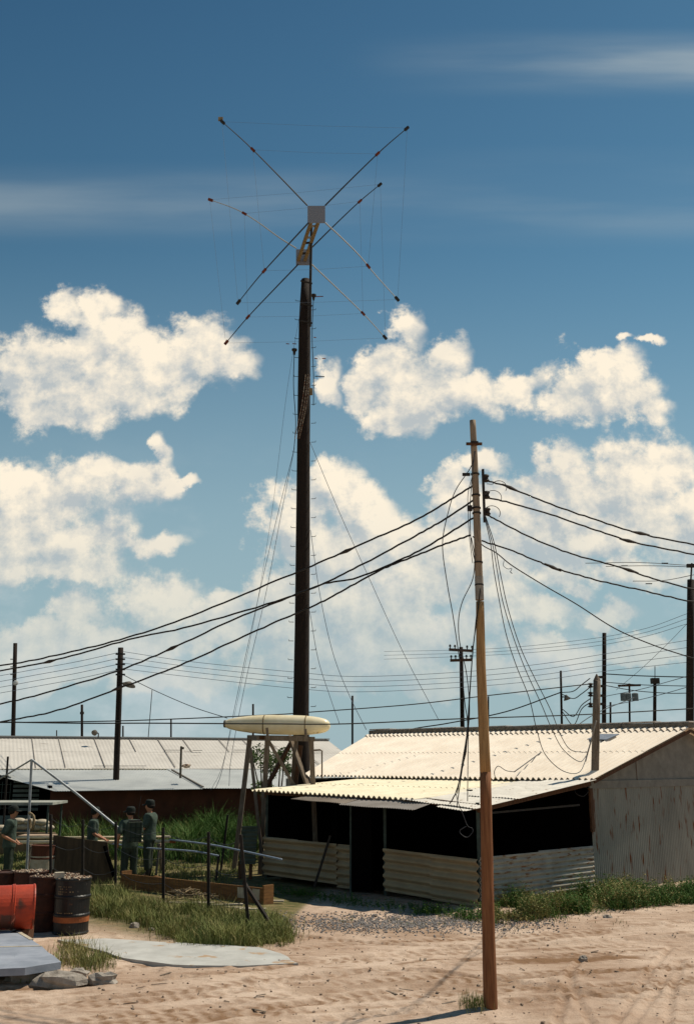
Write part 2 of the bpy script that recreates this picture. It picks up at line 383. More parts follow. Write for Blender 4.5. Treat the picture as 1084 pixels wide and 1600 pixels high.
# ------------------------------------------------------------------ ground: one sheet to the horizon
def struct(o): o['kind'] = 'structure'; return o
def axis_vals(a, b, step, far0, far1):
    core = np.arange(a, b + 1e-6, step)
    lo = a - np.geomspace(step*2, a-far0, 26)[::-1]; hi = b + np.geomspace(step*2, far1-b, 26)
    return np.concatenate([lo, core, hi])
gx = axis_vals(-8.6, 9.4, .042, -6000, 6000); gy = axis_vals(11.4, 24.0, .042, -60, 9000)
GX, GY = np.meshgrid(gx, gy)
def vnoise(x, y, s, seed):
    x = x*s; y = y*s; xi = np.floor(x).astype(int); yi = np.floor(y).astype(int); fx = x-xi; fy = y-yi
    fx = fx*fx*(3-2*fx); fy = fy*fy*(3-2*fy)
    def h(a, b):
        n = (a*374761393 + b*668265263 + seed*974634777) & 0x7fffffff
        n = ((n ^ (n >> 13))*1274126177) & 0x7fffffff
        return ((n ^ (n >> 16)) & 0xffff)/65535.0
    return (h(xi,yi)*(1-fx)+h(xi+1,yi)*fx)*(1-fy)+(h(xi,yi+1)*(1-fx)+h(xi+1,yi+1)*fx)*fy
near = ((GX > -9) & (GX < 10) & (GY > 11) & (GY < 25))
Z = (vnoise(GX,GY,.35,1)-.5)*.10 + (vnoise(GX,GY,1.1,2)-.5)*.03 + (vnoise(GX,GY,3.2,3)-.5)*.014 + (vnoise(GX,GY,9,4)-.5)*.012
lump = vnoise(GX,GY,5.5,9); Z += np.clip(lump-.74,0,1)*.10*vnoise(GX,GY,.5,31)
def seg_field(paths, half):
    D = np.full(GX.shape, 9.0); S = np.zeros(GX.shape)
    for pts in paths:
        pp = smooth_path([G(*p) for p in pts], 6); run = 0
        for a, b in zip(pp[:-1], pp[1:]):
            dx, dy = b.x-a.x, b.y-a.y; l2 = dx*dx+dy*dy+1e-9
            t = np.clip(((GX-a.x)*dx+(GY-a.y)*dy)/l2, 0, 1)
            d = np.hypot(GX-a.x-t*dx, GY-a.y-t*dy); m = d < D
            D[m] = d[m]; S[m] = run + t[m]*math.sqrt(l2); run += math.sqrt(l2)
    return D, S
TRACKS = [[(0,1572),(260,1556),(520,1528),(760,1500),(950,1492)], [(0,1548),(250,1532),(480,1508),(700,1482),(900,1470),(1084,1462)],
          [(300,1600),(560,1556),(780,1534),(1000,1520),(1084,1512)], [(400,1530),(640,1520),(800,1538),(960,1560),(1084,1556)],
          [(520,1590),(800,1568),(1084,1540)], [(868,1600),(884,1555),(890,1524),(905,1500)], [(925,1600),(900,1560),(893,1528)],
          [(960,1598),(1000,1545),(1030,1500),(1048,1478)], [(985,1600),(1030,1546),(1060,1500)], [(1040,1600),(1050,1550),(1066,1500)],
          [(450,1460),(640,1475),(820,1468),(1084,1442)]]
NT = len(TRACKS)
for y0, q in ((1462,1),(1486,1),(1494,.8),(1508,1.1),(1527,.9),(1534,1.2),(1552,1),(1566,.8)):
    TRACKS.append([(-40,y0+70*q),(200,y0+48*q),(450,y0+20*q),(700,y0+3),(900,y0-6*q),(1120,y0-20*q)])
THIN = range(5, 10)
for k, tr in enumerate(TRACKS):
    D_, S_ = seg_field([tr], .12); w = .06 if k in THIN else .11; am = (.8 if k < NT else .3)
    prof = np.clip(1-(D_/w)**4, 0, 1); berm = np.exp(-((D_-w*1.35)/(w*.35))**2)
    Z += am*(-.026*prof + .018*berm) + am*prof*.011*np.sin(S_*2*math.pi/.19 + D_*20)
TRK = np.zeros(GX.shape)
for k, tr in enumerate(TRACKS):
    D_, S_ = seg_field([tr], .12); w = .09 if k in THIN else .16
    TRK = np.maximum(TRK, np.clip(1-(D_/w)**2,0,1)*(.5+.5*np.sin(S_*2*math.pi/.19 + D_*20)) * np.clip(2.2*vnoise(GX,GY,.8,70+k)-.45,0,1.1) * (.35 if k in THIN else 1))
for tr, w, a_ in (([(735,1500),(800,1502),(900,1499),(990,1495)],.16,1.1),([(620,1510),(700,1500),(760,1500)],.10,.8),([(480,1548),(600,1540),(720,1545)],.3,.5),([(780,1540),(880,1548),(960,1546)],.35,.6),([(470,1440),(560,1452),(700,1458)],.5,.5),([(150,1440),(240,1450)],.3,.4)):
    D_, S_ = seg_field([tr], w); TRK = np.maximum(TRK, a_*np.clip(1.2-D_/w + (vnoise(GX,GY,6,71)-.5)*1.2,0,1))
TRK = np.clip(TRK + .9*np.clip(vnoise(GX,GY,.9,75)*.8+vnoise(GX,GY*2.2,5,76)*.6+vnoise(GX,GY,13,77)*.4-1.02,0,1), 0, 1)
flat = np.clip((np.hypot(GX, GY-17)-26)/20, 0, 1); Z = Z*(1-flat)
soil = np.clip((vnoise(GX,GY,.8,5)*.5+vnoise(GX,GY,2.7,6)*.35+vnoise(GX,GY,8,7)*.15), 0, 1)
# grassy ground behind the road, left of the hut
lineY = np.interp(GX, [-60,-9,-6.2,-5,-3.0,-1.2,-.6,4,9,60], [19,19,19.4,19.2,17.4,17.2,24,40,40,24])
gm = 1/(1+np.exp(-(GY-lineY+(soil-.5)*1.2)*3)); gm *= np.where(GX > 60, .6, 1)
# packed sandy strip showing under the fence, shade side path
me = bpy.data.meshes.new('ground'); ny, nx = GX.shape
co = np.stack([GX, GY, Z], -1).reshape(-1, 3)
idx = np.arange(nx*ny).reshape(ny, nx); q = np.stack([idx[:-1,:-1], idx[:-1,1:], idx[1:,1:], idx[1:,:-1]], -1).reshape(-1, 4)
me.vertices.add(len(co)); me.vertices.foreach_set('co', co.ravel())
me.loops.add(q.size); me.loops.foreach_set('vertex_index', q.ravel().astype(np.int32))
me.polygons.add(len(q)); me.polygons.foreach_set('loop_start', np.arange(0, q.size, 4, dtype=np.int32)); me.polygons.foreach_set('loop_total', np.full(len(q), 4, np.int32))
me.update(); me.validate(); me.shade_smooth()
at_ = me.attributes.new('turf', 'FLOAT', 'POINT'); at_.data.foreach_set('value', gm.reshape(-1).astype(np.float32))
at_ = me.attributes.new('damp', 'FLOAT', 'POINT'); at_.data.foreach_set('value', TRK.reshape(-1).astype(np.float32))
ground = bpy.data.objects.new('ground', me); col.objects.link(ground); struct(ground)
gmats = bpy.data.materials.new('sandy_ground'); gmats.use_nodes = True; nt = gmats.node_tree; b_ = nt.nodes['Principled BSDF']
b_.inputs['Roughness'].default_value = .95; b_.inputs['Specular IOR Level'].default_value = .1
tcg = N('ShaderNodeTexCoord'); OP = tcg.outputs['Object']
n1 = wnoise(OP, .5, 7, .6).outputs['Fac']; n2 = wnoise(wvec('MULTIPLY', OP, (1,2.4,1)), 2.2, 8, .68).outputs['Fac']; n3 = wnoise(OP, 22, 5, .7).outputs['Fac']
s1 = wmix(wmap(n1, .35, .65, 0, 1), (.40,.285,.21), (.55,.42,.325))
s2 = wmix(wmap(n2, .48, .68, 0, .8), s1, (.27,.17,.11))
s3 = wmix(wmap(n3, .56, .72, 0, .5), s2, (.24,.155,.10))
s3 = wmix(wmap(wnoise(OP, 60, 3, .6).outputs['Fac'], .60, .70, 0, .7), s3, (.16,.11,.08))
gd_ = N('ShaderNodeAttribute'); gd_.attribute_name = 'damp'; s3 = wmix(wmath('MULTIPLY', gd_.outputs['Fac'], .9), s3, (.185,.10,.05))
ga = N('ShaderNodeAttribute'); ga.attribute_name = 'turf'
turf = wmix(wmap(n2, .4, .62, 0, 1), (.085,.085,.03), (.20,.15,.075))
s4 = wmix(ga.outputs['Fac'], s3, turf)
L(s4, b_.inputs['Base Color'])
bp = N('ShaderNodeBump'); bp.inputs['Strength'].default_value = .7; bp.inputs['Distance'].default_value = .035
L(wmath('ADD', wnoise(OP, 14, 9, .7).outputs['Fac'], wmath('MULTIPLY', n2, .6)), bp.inputs['Height']); L(bp.outputs[0], b_.inputs['Normal'])
me.materials.append(gmats)
def hz_at(x, y):
    i = int(np.clip(np.searchsorted(gx, x), 0, nx-1)); j = int(np.clip(np.searchsorted(gy, y), 0, ny-1)); return float(Z[j, i])

# distant hill
mb = MB(); pts = []
hx = np.linspace(-900, 1500, 240)
for x in hx:
    h = 4 + 82*math.exp(-((x-75)/42)**2) + 30*math.exp(-((x-700)/300)**2) + 8*math.sin(x*.03)+5*math.sin(x*.11)
    pts.append((x, h))
vs = []; fs = []
for (x, h) in pts: vs += [(x, 3900, 0), (x, 4100, h), (x, 4600, 0)]
for i in range(len(pts)-1):
    fs += [(i*3, i*3+3, i*3+4, i*3+1), (i*3+1, i*3+4, i*3+5, i*3+2)]
mb.add(vs, fs); struct(mb.build('hills', M_hill, smooth=True))

# concrete pad and block on the left
def slab(name, pix, z, m, h, label=None, cat=None, group=None, edge=.05):
    P0 = [G(x, y, z) for x, y in pix]; pts = []
    for a, b in zip(P0, P0[1:]+P0[:1]):
        k = max(2, int((b-a).length/.25))
        for j in range(k):
            p = a.lerp(b, j/k); 
            if j: p = p + Vector((random.uniform(-edge,edge), random.uniform(-edge,edge), 0))*.6
            pts.append(p)
    n = len(pts); mb = MB(); mb.add([tuple(p) for p in pts]+[(p.x,p.y,p.z-h) for p in pts], [tuple(range(n))]+[(i,i+n,(i+1)%n+n,(i+1)%n) for i in range(n)])
    o = mb.build(name, m); tag(o, label, cat, group); return o
pad = slab('concrete_slab', [(90,1468),(165,1466),(300,1474),(405,1480),(440,1490),(466,1505),(380,1509),(270,1507),(195,1497),(150,1483)], .022, M_concrete, .15, 'flat pale concrete slab flush with the sand beside the grass', 'concrete slab')
blk = slab('concrete_block', [(-120,1456),(28,1454),(60,1475),(96,1503),(40,1512),(-130,1520)], .24, M_slabblue, .09, 'raised blue grey concrete platform in front of the red drum', 'concrete platform', edge=.02)
mb = MB(); a, b2 = G(-120,1482,.243), G(66,1478,.243); mb.beam(a, b2, .05, .006); mb.beam(G(28,1455,.243), G(50,1468,.243), .06, .006)
o = mb.build('painted_stripe', M_white, blk)
mb = MB(); mb.box((-5.4,14.55,.07),(1.5,1.2,.14)); mb.build('shade_footing', mat('under_slab_shade', (.12,.085,.06), None, 5), blk)  # dark box added under the slab, its colour standing in for the shadow there

# rocks
def rock(c, s, mb=None, seed=0):
    rr = random.Random(seed); mb = mb or MB(); o = len(mb.v); mb.ball(c, s, 9, 7)
    for i in range(o, len(mb.v)):
        v = Vector(mb.v[i]); d = v - Vector(c); k = 1 + rr.uniform(-.22, .22); mb.v[i] = tuple(Vector(c) + Vector((d.x*k, d.y*k, d.z*k)))
    return mb
for k, (px, py, sx, sy, sz, lab) in enumerate([(90,1540,.34,.2,.12,'wide flat lump of grey broken concrete below the blue grey platform'),(160,1537,.22,.15,.10,'smaller pale broken concrete lump right of the wide flat one'),
        (40,1533,.24,.2,.15,'grey rubble lump under the corner of the blue grey platform'),(210,1450,.085,.07,.07,'small dark brown stone lying on sand right of the drums'),
        (237,1453,.05,.04,.03,'tiny brown stone just right of the small dark stone'),(948,1437,.09,.07,.06,'small brown stone at the weeds before the grey corrugated wall'),
        (911,1501,.07,.05,.05,'small grey blue stone in the middle of the tyre tracks'),(122,1526,.16,.12,.08,'reddish grey rubble piece between the two big lumps')]):
    c = G(px, py); o = rock(c + Vector((0,0,sz*.4)), (sx,sy,sz), seed=k).build('rubble_rock' if sx > .12 else 'stone', M_rock); origin(o, c); tag(o, lab, 'rock', 'loose rocks and stones on the sand')
def scatter_rocks(name, pts, sizes, m, kind_label):
    base = MB().ball((0,0,0), 1, 5, 4); bv = np.array(base.v); nb = len(bv); V = []; Fc = []
    for i, (p, s) in enumerate(zip(pts, sizes)):
        sc = np.array([s*random.uniform(.7,1.4), s*random.uniform(.7,1.4), s*random.uniform(.4,.9)]); a = random.uniform(0, 6.28)
        j = bv*(1+rng.uniform(-.25,.25,(nb,1)))*sc; c, s_ = math.cos(a), math.sin(a)
        V.append(np.stack([j[:,0]*c-j[:,1]*s_, j[:,0]*s_+j[:,1]*c, j[:,2]], 1)+np.array(p)); Fc += [tuple(k+i*nb for k in f) for f in base.f]
    me = bpy.data.meshes.new(name); me.from_pydata(np.concatenate(V).tolist(), [], Fc); me.materials.append(m)
    o = bpy.data.objects.new(name, me); col.objects.link(o); o['kind'] = 'stuff'; tag(o, *kind_label); return o
pts = []; sz = []
while len(pts) < 4000:
    px = random.triangular(380, 900, 640); py = random.gauss(1441 - (px-640)*.004, 7.5)
    if py < 1425: continue
    p = G(px, py); pts.append((p.x, p.y, hz_at(p.x,p.y)+.008)); sz.append(random.uniform(.007,.021))
lit_ = []
for k in range(26):
    q = G(random.uniform(180,1060), random.uniform(1445,1590)); a = random.uniform(0,3.1); lit_.append(q)
    w_ = random.uniform(.03,.09); mbx = MB().beam(q+Vector((0,0,hz_at(q.x,q.y)+.008)), q+Vector((math.cos(a)*w_*2.2, math.sin(a)*w_*2.2, hz_at(q.x,q.y)+.02)), w_*random.uniform(.12,.5), .006)
    if k == 0: LT = mbx
    else: LT.add(mbx.v, mbx.f)
o = LT.build('litter', M_greywood); o['kind'] = 'stuff'; tag(o, 'twigs and small wood chips strewn over the sandy road', 'litter')
scatter_rocks('gravel', pts, sz, M_gravel, ('band of blue grey gravel along the shaded front of the hut', 'gravel'))
pts = []; sz = []
while len(pts) < 900:
    px = random.uniform(150, 1120); py = 1425 + 175*random.random()**1.5
    p = G(px, py); pts.append((p.x, p.y, hz_at(p.x,p.y)+.006)); sz.append(random.choice([.006,.007,.009,.012,.018]) * random.uniform(.8,1.2))
scatter_rocks('pebbles', pts, sz, mat('brown_pebble', (.30,.22,.16), (.17,.12,.085), 12), ('loose brown pebbles and clods scattered over the sandy road', 'pebbles'))

# ------------------------------------------------------------------ the hut
C0 = G(748, 1420); A_ = Vector((-.665, .747, 0)).normalized(); B_ = Vector((.747, .665, 0)).normalized()
def H(r, s, z): return C0 + A_*r + B_*s + Vector((0,0,z))
hut = thing('corrugated_hut', 'cream corrugated roof hut with open dark lean-to front and rusty grey gable wall', 'hut', C0)
SE, SR, SB = 3.85, 7.95, 12.2      # eave, ridge, back eave
corrugated('main_roof', H(-.34,SE-.28,2.40), H(9.9,SE-.28,2.38), H(11.6,SR,3.72), H(-.34,SR,3.66), .036, .177, M_cream, hut, rows=3, lap=.014, jit=.3, thick=.010, vb=[0,.48,.90,1])
corrugated('back_roof', H(-.34,SB+.3,2.38), H(10.4,SB+.3,2.38), H(11.6,SR,3.70), H(-.34,SR,3.64), .036, .177, M_cream, hut, rows=2, thick=.012)
mb = MB()
for k in range(12):
    r0 = -.36 + k*.99; z0 = 3.66+(r0/11.6)*.06 + random.uniform(-.008,.012)
    mb.beam(H(r0,SR-.04,z0+.045), H(r0+.975,SR-.04,z0+.05), .30, .13)
rc = mb.build('ridge_mortar', M_mortar, hut, bevel=.02)
mb = MB()
for k in range(12):
    r0 = -.38 + k*.99; z0 = 3.76+(r0/11.6)*.06 + random.uniform(-.012,.014)
    mb.beam(H(r0,SR,z0+.03), H(r0+.985,SR,z0+.03), .34, .035)
mb.build('ridge_cap', M_ridgetop, hut, bevel=.01)
# lean-to roof: cement courses, then flatter metal sheets at the near corner
corrugated('lean_to_roof', H(1.45,-.30,2.02), H(7.15,-.30,2.09), H(7.55,SE-.02,2.32), H(1.2,SE-.02,2.335), .029, .177, M_cream2, hut, rows=2, lap=.012, jit=.2, thick=.010)
corrugated('metal_roof_sheet', H(-.28,-.32,1.90), H(1.75,-.36,2.035), H(1.7,SE-.1,2.37), H(-.22,SE-.1,2.385), .008, .076, M_zinc, hut, rows=1, nv=8, thick=.004, sag=.012)
corrugated('metal_roof_sheet', H(-.36,.9,2.06), H(.9,.8,2.10), H(.9,SE-.2,2.40), H(-.36,SE-.2,2.405), .008, .076, M_zinc, hut, rows=1, nv=6, thick=.004, sag=.01)
corrugated('metal_roof_sheet', H(-.18,-.52,1.86), H(.62,-.50,1.92), H(.62,.1,1.97), H(-.18,.1,1.92), .008, .076, M_zinc, hut, nv=3, thick=.004)
corrugated('visor_sheet', H(.95,-.80,1.85), H(3.25,-.80,1.885), H(3.25,-.22,2.0), H(.95,-.22,1.98), .008, .076, mat('grey_visor_sheet', (.26,.235,.215), (.19,.165,.145), 3), hut, nv=4, thick=.004, sag=.008)
corrugated('visor_sheet', H(3.15,-.72,1.905), H(5.25,-.55,1.95), H(5.0,-.22,2.02), H(3.15,-.22,2.01), .008, .076, mat('brown_visor_sheet', (.25,.205,.165), (.16,.125,.095), 3), hut, nv=4, thick=.004, sag=.008)
mb = MB(); mb.beam(H(-.2,.03,1.90), H(1.5,.03,2.0), .06, .12); mb.beam(H(1.5,.03,1.99), H(7.0,.03,2.05), .06, .12)
mb.beam(H(-.05,.0,1.87), H(-.05,SE,2.33), .05, .12); mb.beam(H(6.98,.0,1.98), H(6.98,SE,2.26), .05, .12)
mb.build('eaves_beam', M_brownwood, hut)
# front panels, waves horizontal
def panel(name, P0, P1, z0, z1, amp, wl, m, tilt=0):
    # u runs vertically so the ribs run along the wall
    a = P0 + Vector((0,0,z0)); b = P0 + Vector((0,0,z1)); c = P1 + Vector((0,0,z1+tilt)); d = P1 + Vector((0,0,z0+tilt))
    return corrugated(name, a, b, c, d, amp, wl, m, hut, nv=4, thick=.010, per=10)
def HP(r, s): return H(r, s, 0)
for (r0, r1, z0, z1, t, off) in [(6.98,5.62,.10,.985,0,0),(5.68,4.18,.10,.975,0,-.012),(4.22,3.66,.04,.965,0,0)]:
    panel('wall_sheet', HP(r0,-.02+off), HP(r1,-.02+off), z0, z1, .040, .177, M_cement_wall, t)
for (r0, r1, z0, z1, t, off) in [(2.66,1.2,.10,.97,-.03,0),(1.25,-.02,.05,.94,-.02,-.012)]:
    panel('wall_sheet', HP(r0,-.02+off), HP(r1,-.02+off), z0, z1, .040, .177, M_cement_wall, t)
for (s0, s1, z1) in [(.02,1.95,.955),(1.90,3.83,.975)]:
    panel('side_wall_sheet', HP(-.04,s0), HP(-.04,s1), .06, z1, .016, .10, M_sidewall)
mb = MB()
for r, w in ((6.96,.06),(3.64,.05),(2.70,.06),(-.0,.07)): MB().box(H(r,.05,1.0), (w,w,2.0)).build('frame_post', M_frame, hut)
mb = MB().box(H(3.3,-.42,.95), (.04,.04,2.02)); mb.build('door_post', M_frame, hut)
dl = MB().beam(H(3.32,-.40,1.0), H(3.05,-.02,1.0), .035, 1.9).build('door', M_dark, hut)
mb = MB().beam(H(4.35,-.10,1.15), H(4.65,-.32,.02), .05, .05); mb.build('leaning_batten', M_iron, hut)
mb = MB(); mb.beam(H(.03,.2,1.78), H(.03,3.5,1.86), .04, .04); mb.build('cross_rail', M_iron, hut)
MB().box(H(5.0,.6,1.3), (.10,.10,1.5)).build('inner_post', M_dark, hut); MB().box(H(1.4,1.4,1.2),(.12,.12,2.0)).build('inner_post', M_dark, hut)
# inner walls and floor
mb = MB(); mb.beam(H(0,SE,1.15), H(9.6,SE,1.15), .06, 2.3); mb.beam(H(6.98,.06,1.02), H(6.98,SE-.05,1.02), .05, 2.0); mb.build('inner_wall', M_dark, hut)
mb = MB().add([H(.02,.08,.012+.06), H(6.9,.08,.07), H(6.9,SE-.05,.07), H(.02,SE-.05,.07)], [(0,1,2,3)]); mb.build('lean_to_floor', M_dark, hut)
# gable end wall
corrugated('gable_wall_sheets', H(-.03,SE,0)-Vector((0,0,.05)), H(-.03,SB,-.05), H(-.03,SB,2.22), H(-.03,SE,2.22), .010, .076, M_gable, hut, nv=3, thick=.003, per=8)
mb = MB(); mb.beam(H(-.05,SE-.05,2.29), H(-.05,SB,2.29), .03, .17); mb.build('gable_band', M_board, hut)
mb = MB(); mb.add([H(-.03,SE,2.36), H(-.03,SB,2.36), H(-.03,SR,3.62)], [(0,1,2)]); mb.build('gable_board', M_board, hut)
mb = MB(); mb.beam(H(-.055,SE+1.9,2.37), H(-.055,SE+1.9,2.9), .012, .012)
mb.beam(H(-.30,SE-.2,2.36), H(-.30,SR,3.56), .03, .07); mb.beam(H(-.30,SR,3.56), H(-.30,SB,2.36), .03, .07); mb.build('barge_board', M_brownwood, hut)
mb = MB(); mb.beam(H(11.0,SE,1.15), H(11.0,SB,1.15), .05, 2.3); mb.beam(H(0,SB,1.1), H(11.0,SB,1.1), .05, 2.25); mb.beam(H(6.9,SE,1.1), H(9.9,SE,1.1),.05,2.2); mb.build('outer_wall', M_board, hut)
mb = MB(); mb.beam(H(-.12,SE-.10,2.22), H(-.12,SE-.10,1.28), .10, .05, up=tuple(A_)); mb.build('corner_post', M_brownwood, hut)
mb = MB(); rz = lambda s_: 2.40+(s_-3.57)*.288+.062
mb.add([H(1.85,7.15,rz(7.15)), H(1.25,7.10,rz(7.10)), H(1.30,6.60,rz(6.60)), H(1.95,6.68,rz(6.68))], [(0,1,2,3)])
o = mb.build('roof_patch', M_patch, hut); s = o.modifiers.new('s','SOLIDIFY'); s.thickness = .02
mb = MB().tube(smooth_path([H(.1,SE-.35,2.25),H(.0,SE-.5,2.12),H(-.1,SE-.35,2.05),H(-.1,SE-.15,2.18),H(0,SE-.2,2.28)]), .012, 6); mb.build('cable_coil', M_cable, hut)
# bent vent pipe
ps = [U(503,1216,27.6), U(503,1173,27.6), U(500,1171.5,27.6), U(484,1172.5,27.7)]
o = MB().tube(ps, .022, 6).build('vent_pipe', M_greywood, hut)

# stay sheet leaning, stand, tank
def base_of(p): return Vector((p.x, p.y, 0))
st = thing('tank_stand', 'grey timber trestle carrying the cream torpedo shaped tank', 'tank stand', base_of(U(430,1300,27.6)))
yn, yf = 27.0, 28.2
fl = U(418,1153,yn); fr = U(486,1155,yn); bl = U(388,1152,yf); brr = U(462,1153,yf)
def leg(a, px, py, Y, w=.125):
    b = U(px, py, Y); d = (b-a); t = (a.z)/(-d.z); e = a + d*t; return MB().beam(a + Vector((0,0,.05)), e, w, w)
for a, px, py, Y in ((fl, 414, 1228, yn), (fr, 489, 1228, yn), (bl+Vector((.05,0,0)), 374, 1292, yf-.2), (brr, 458, 1228, yf)):
    leg(a, px, py, Y).build('leg', M_greywood, st)
leg(U(391,1172,27.2), 404, 1290, 26.9, .08).build('leg', M_greywood, st)
mb = MB(); mb.beam(fl+Vector((-.02,0,0)), fr+Vector((.1,0,0)), .07, .12); mb.build('rail', M_greywood, st)
mb = MB(); mb.beam(bl, brr, .07, .12); mb.build('rail', M_brownwood, st)
mb = MB(); mb.beam(bl+Vector((0,0,.0)), fl+Vector((-.25,.02,0)), .07, .11); mb.build('cross_rail', M_greywood, st); MB().beam(brr, fr, .07,.11).build('cross_rail', M_greywood, st)
for a, b in (((420,1158,yn-.03),(462,1232,yn-.03)), ((455,1160,yf+.03),(415,1232,yf-.5)), ((452,1150,27.9),(480,1226,27.3)), ((470,1165,28.1),(461,1228,28.0)), ((394,1300,27.2),(380,1330,26.8))):
    MB().beam(U(*a), U(*b), .11, .08).build('brace', M_greywood if a[2] < 28 else M_brownwood, st)
for a in ((417,1137,yn-.12),(477,1139,yn-.12)):
    p = U(*a); MB().beam(p, U(a[0]+2,1158,yn-.12), .07, .05).build('cradle_peg', M_greywood, st)
TL = U(352,1131,27.75); TR = U(516,1134,27.35); ax = (TR-TL); TLn = ax.length; rr = .262
prof = [(0,.075),(.01,.095),(.04,.10),(.10,.13),(.35,.185),(.7,.228),(1.0,.252),(1.3,rr),(1.9,rr),(2.15,.258),(2.4,.24),(2.6,.212),(2.75,.175),(2.83,.13),(2.87,.08),(2.89,.02)]
k_ = TLn/2.89; tk = MB().lathe(TL, ax, [(a*k_, r) for a, r in prof], 32).build('fuel_tank', M_pod, smooth=True); origin(tk, TL+ax*.5)
tag(tk, 'long cream torpedo shaped fuel tank lying on the timber trestle', 'tank')
for fpos in (.38, .775):
    MB().lathe(TL+ax*fpos, ax, [(-.012,.2), (-.012, rr+.003 if fpos<.5 else rr), (.012, rr+.003 if fpos<.5 else rr), (.012,.2)], 32).build('seam_band', M_boom, tk)
MB().lathe(TL, -ax, [(-.02,.10),(.03,.098),(.03,.06),(.0,.055)], 20).build('end_cap', M_tank_cap, tk)

# corrugated sheet against the stand
pa, pb, pc, pd = U(374,1350,26.0), U(399,1350,25.7), U(403,1291,25.9), U(378,1291,26.2)
o = corrugated('corrugated_sheet', pa, pd, pc, pb, .012, .1, mat('mossy_grey_sheet', (.075,.085,.06), (.04,.05,.035), 4), nv=2); tag(o, 'mossy grey corrugated sheet standing under the tank stand by the hut corner', 'metal sheet'); 
mb = MB(); mb.beam(U(378,1345,26.05), base_of(U(378,1345,26.05)), .16,.10); mb.beam(U(392,1345,25.9), base_of(U(392,1345,25.9)), .08,.10); mb.build('support_block', M_brownwood, o)

# ------------------------------------------------------------------ long barracks at the left
E_ = Vector((.94,.34,0)).normalized(); D2 = Vector((.34,-.94,0)).normalized()
Q0 = Vector((-14.7, 43.0, 0))
def BR(m, s, z): return Q0 + E_*m + D2*s + Vector((0,0,z))
bar = thing('barracks', 'long low barracks with grey tin roofs and shaded red brown wall', 'building', BR(5,9,0))
corrugated('upper_roof', BR(-6,5,2.55), BR(14.6,5,2.50), BR(14.6,0,3.82), BR(-6,0,3.84), .0035, .15, M_zincroof, bar, rows=2, thick=.005, lap=.006)
corrugated('back_roof', BR(-6,-5,2.5), BR(14.6,-5,2.5), BR(14.6,0,3.81), BR(-6,0,3.83), .010, .3, M_zincroof, bar, rows=1, thick=.006)
mb = MB(); mb.beam(BR(-6,.12,3.84), BR(14.65,.12,3.82), .45, .05); mb.build('ridge_cap', M_zincroof, bar)
mb = MB()
for k in range(15):
    m0 = -5 + k*1.28+random.uniform(-.4,.4); s0 = .4; s1 = random.choice([4.9,4.9,4.9,2.5])
    z = lambda s: 3.84-(s/5)*1.29+.045
    mb.beam(BR(m0,s0,z(s0)-.03), BR(m0,s1,z(s1)-.03), .028, .012)
mb.beam(BR(-6,.38,3.775), BR(14.6,.38,3.755), .05, .04)
for m0, m1, s0 in ((6.6,7.3,2.45),(7.8,8.2,2.5),(9.6,11,2.4),(12,13.6,2.5),(3.5,5.5,4.9),(10.6,12.4,4.95)): mb.beam(BR(m0,s0,3.9-(s0/5)*1.29), BR(m1,s0,3.9-(s0/5)*1.29), .05, .02)
mb.build('roof_seam', mat('roof_seam_tar', (.26,.23,.20), (.18,.16,.14), 5), bar)
# lower roof: right long piece, recessed left piece
corrugated('lower_roof', BR(1.8,9.3,1.83), BR(6.85,9.3,1.86), BR(6.4,4.9,2.50), BR(-.8,4.9,2.52), .010, .1, M_zincroof2, bar, rows=1, nv=3, thick=.006, per=6)
corrugated('lower_roof', BR(6.8,9.2,1.88), BR(14.8,9.2,1.80), BR(14.8,4.9,2.47), BR(6.3,4.9,2.53), .010, .1, M_zincroof2, bar, rows=1, nv=3, thick=.006, per=6)
corrugated('lower_roof', BR(-6,6.8,2.36), BR(.55,6.8,2.33), BR(.0,4.9,2.50), BR(-6,4.9,2.52), .010, .1, M_zincroof2, bar, rows=1, nv=3, thick=.006, per=6)
mb = MB(); mb.beam(BR(6.45,5.3,2.49), BR(6.88,9.2,1.93), .07, .03); mb.build('roof_lap', M_tank_cap, bar)
mb = MB(); mb.beam(BR(1.7,8.8,.9), BR(14.6,8.8,.9), .1, 1.85); mb.build('front_wall', M_redwall, bar)
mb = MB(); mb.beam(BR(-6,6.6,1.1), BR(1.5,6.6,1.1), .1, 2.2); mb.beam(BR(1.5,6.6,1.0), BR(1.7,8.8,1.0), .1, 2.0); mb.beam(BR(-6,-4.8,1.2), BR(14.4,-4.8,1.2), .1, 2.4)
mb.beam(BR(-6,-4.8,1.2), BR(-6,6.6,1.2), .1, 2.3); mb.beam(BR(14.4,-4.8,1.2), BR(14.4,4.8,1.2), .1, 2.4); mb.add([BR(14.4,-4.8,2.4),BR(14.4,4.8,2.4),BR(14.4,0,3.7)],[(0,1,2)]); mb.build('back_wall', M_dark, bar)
for m0, m1 in ((-2.2,-1.0),(-.95,-.2),(.55,1.45)):
    f = MB()
    for k in range(7): f.beam(BR(m0,6.75,1.15+k*.16), BR(m1,6.75,1.15+k*.16), .03, .10)
    f.build('louvre', M_louvre, bar)
f = MB()
for k in range(5): f.beam(BR(-.1+k*.14,6.72,1.15), BR(-.1+k*.14,6.72,2.1), .02, .02)
for k in range(4): f.beam(BR(-.12,6.72,1.2+k*.27), BR(.5,6.72,1.2+k*.27), .02, .02)
f.build('window_bars', M_frame, bar)
f = MB().beam(BR(-3,6.75,.55), BR(1.4,6.75,.55), .02, .8); f.build('wall_panel', M_louvre, bar)
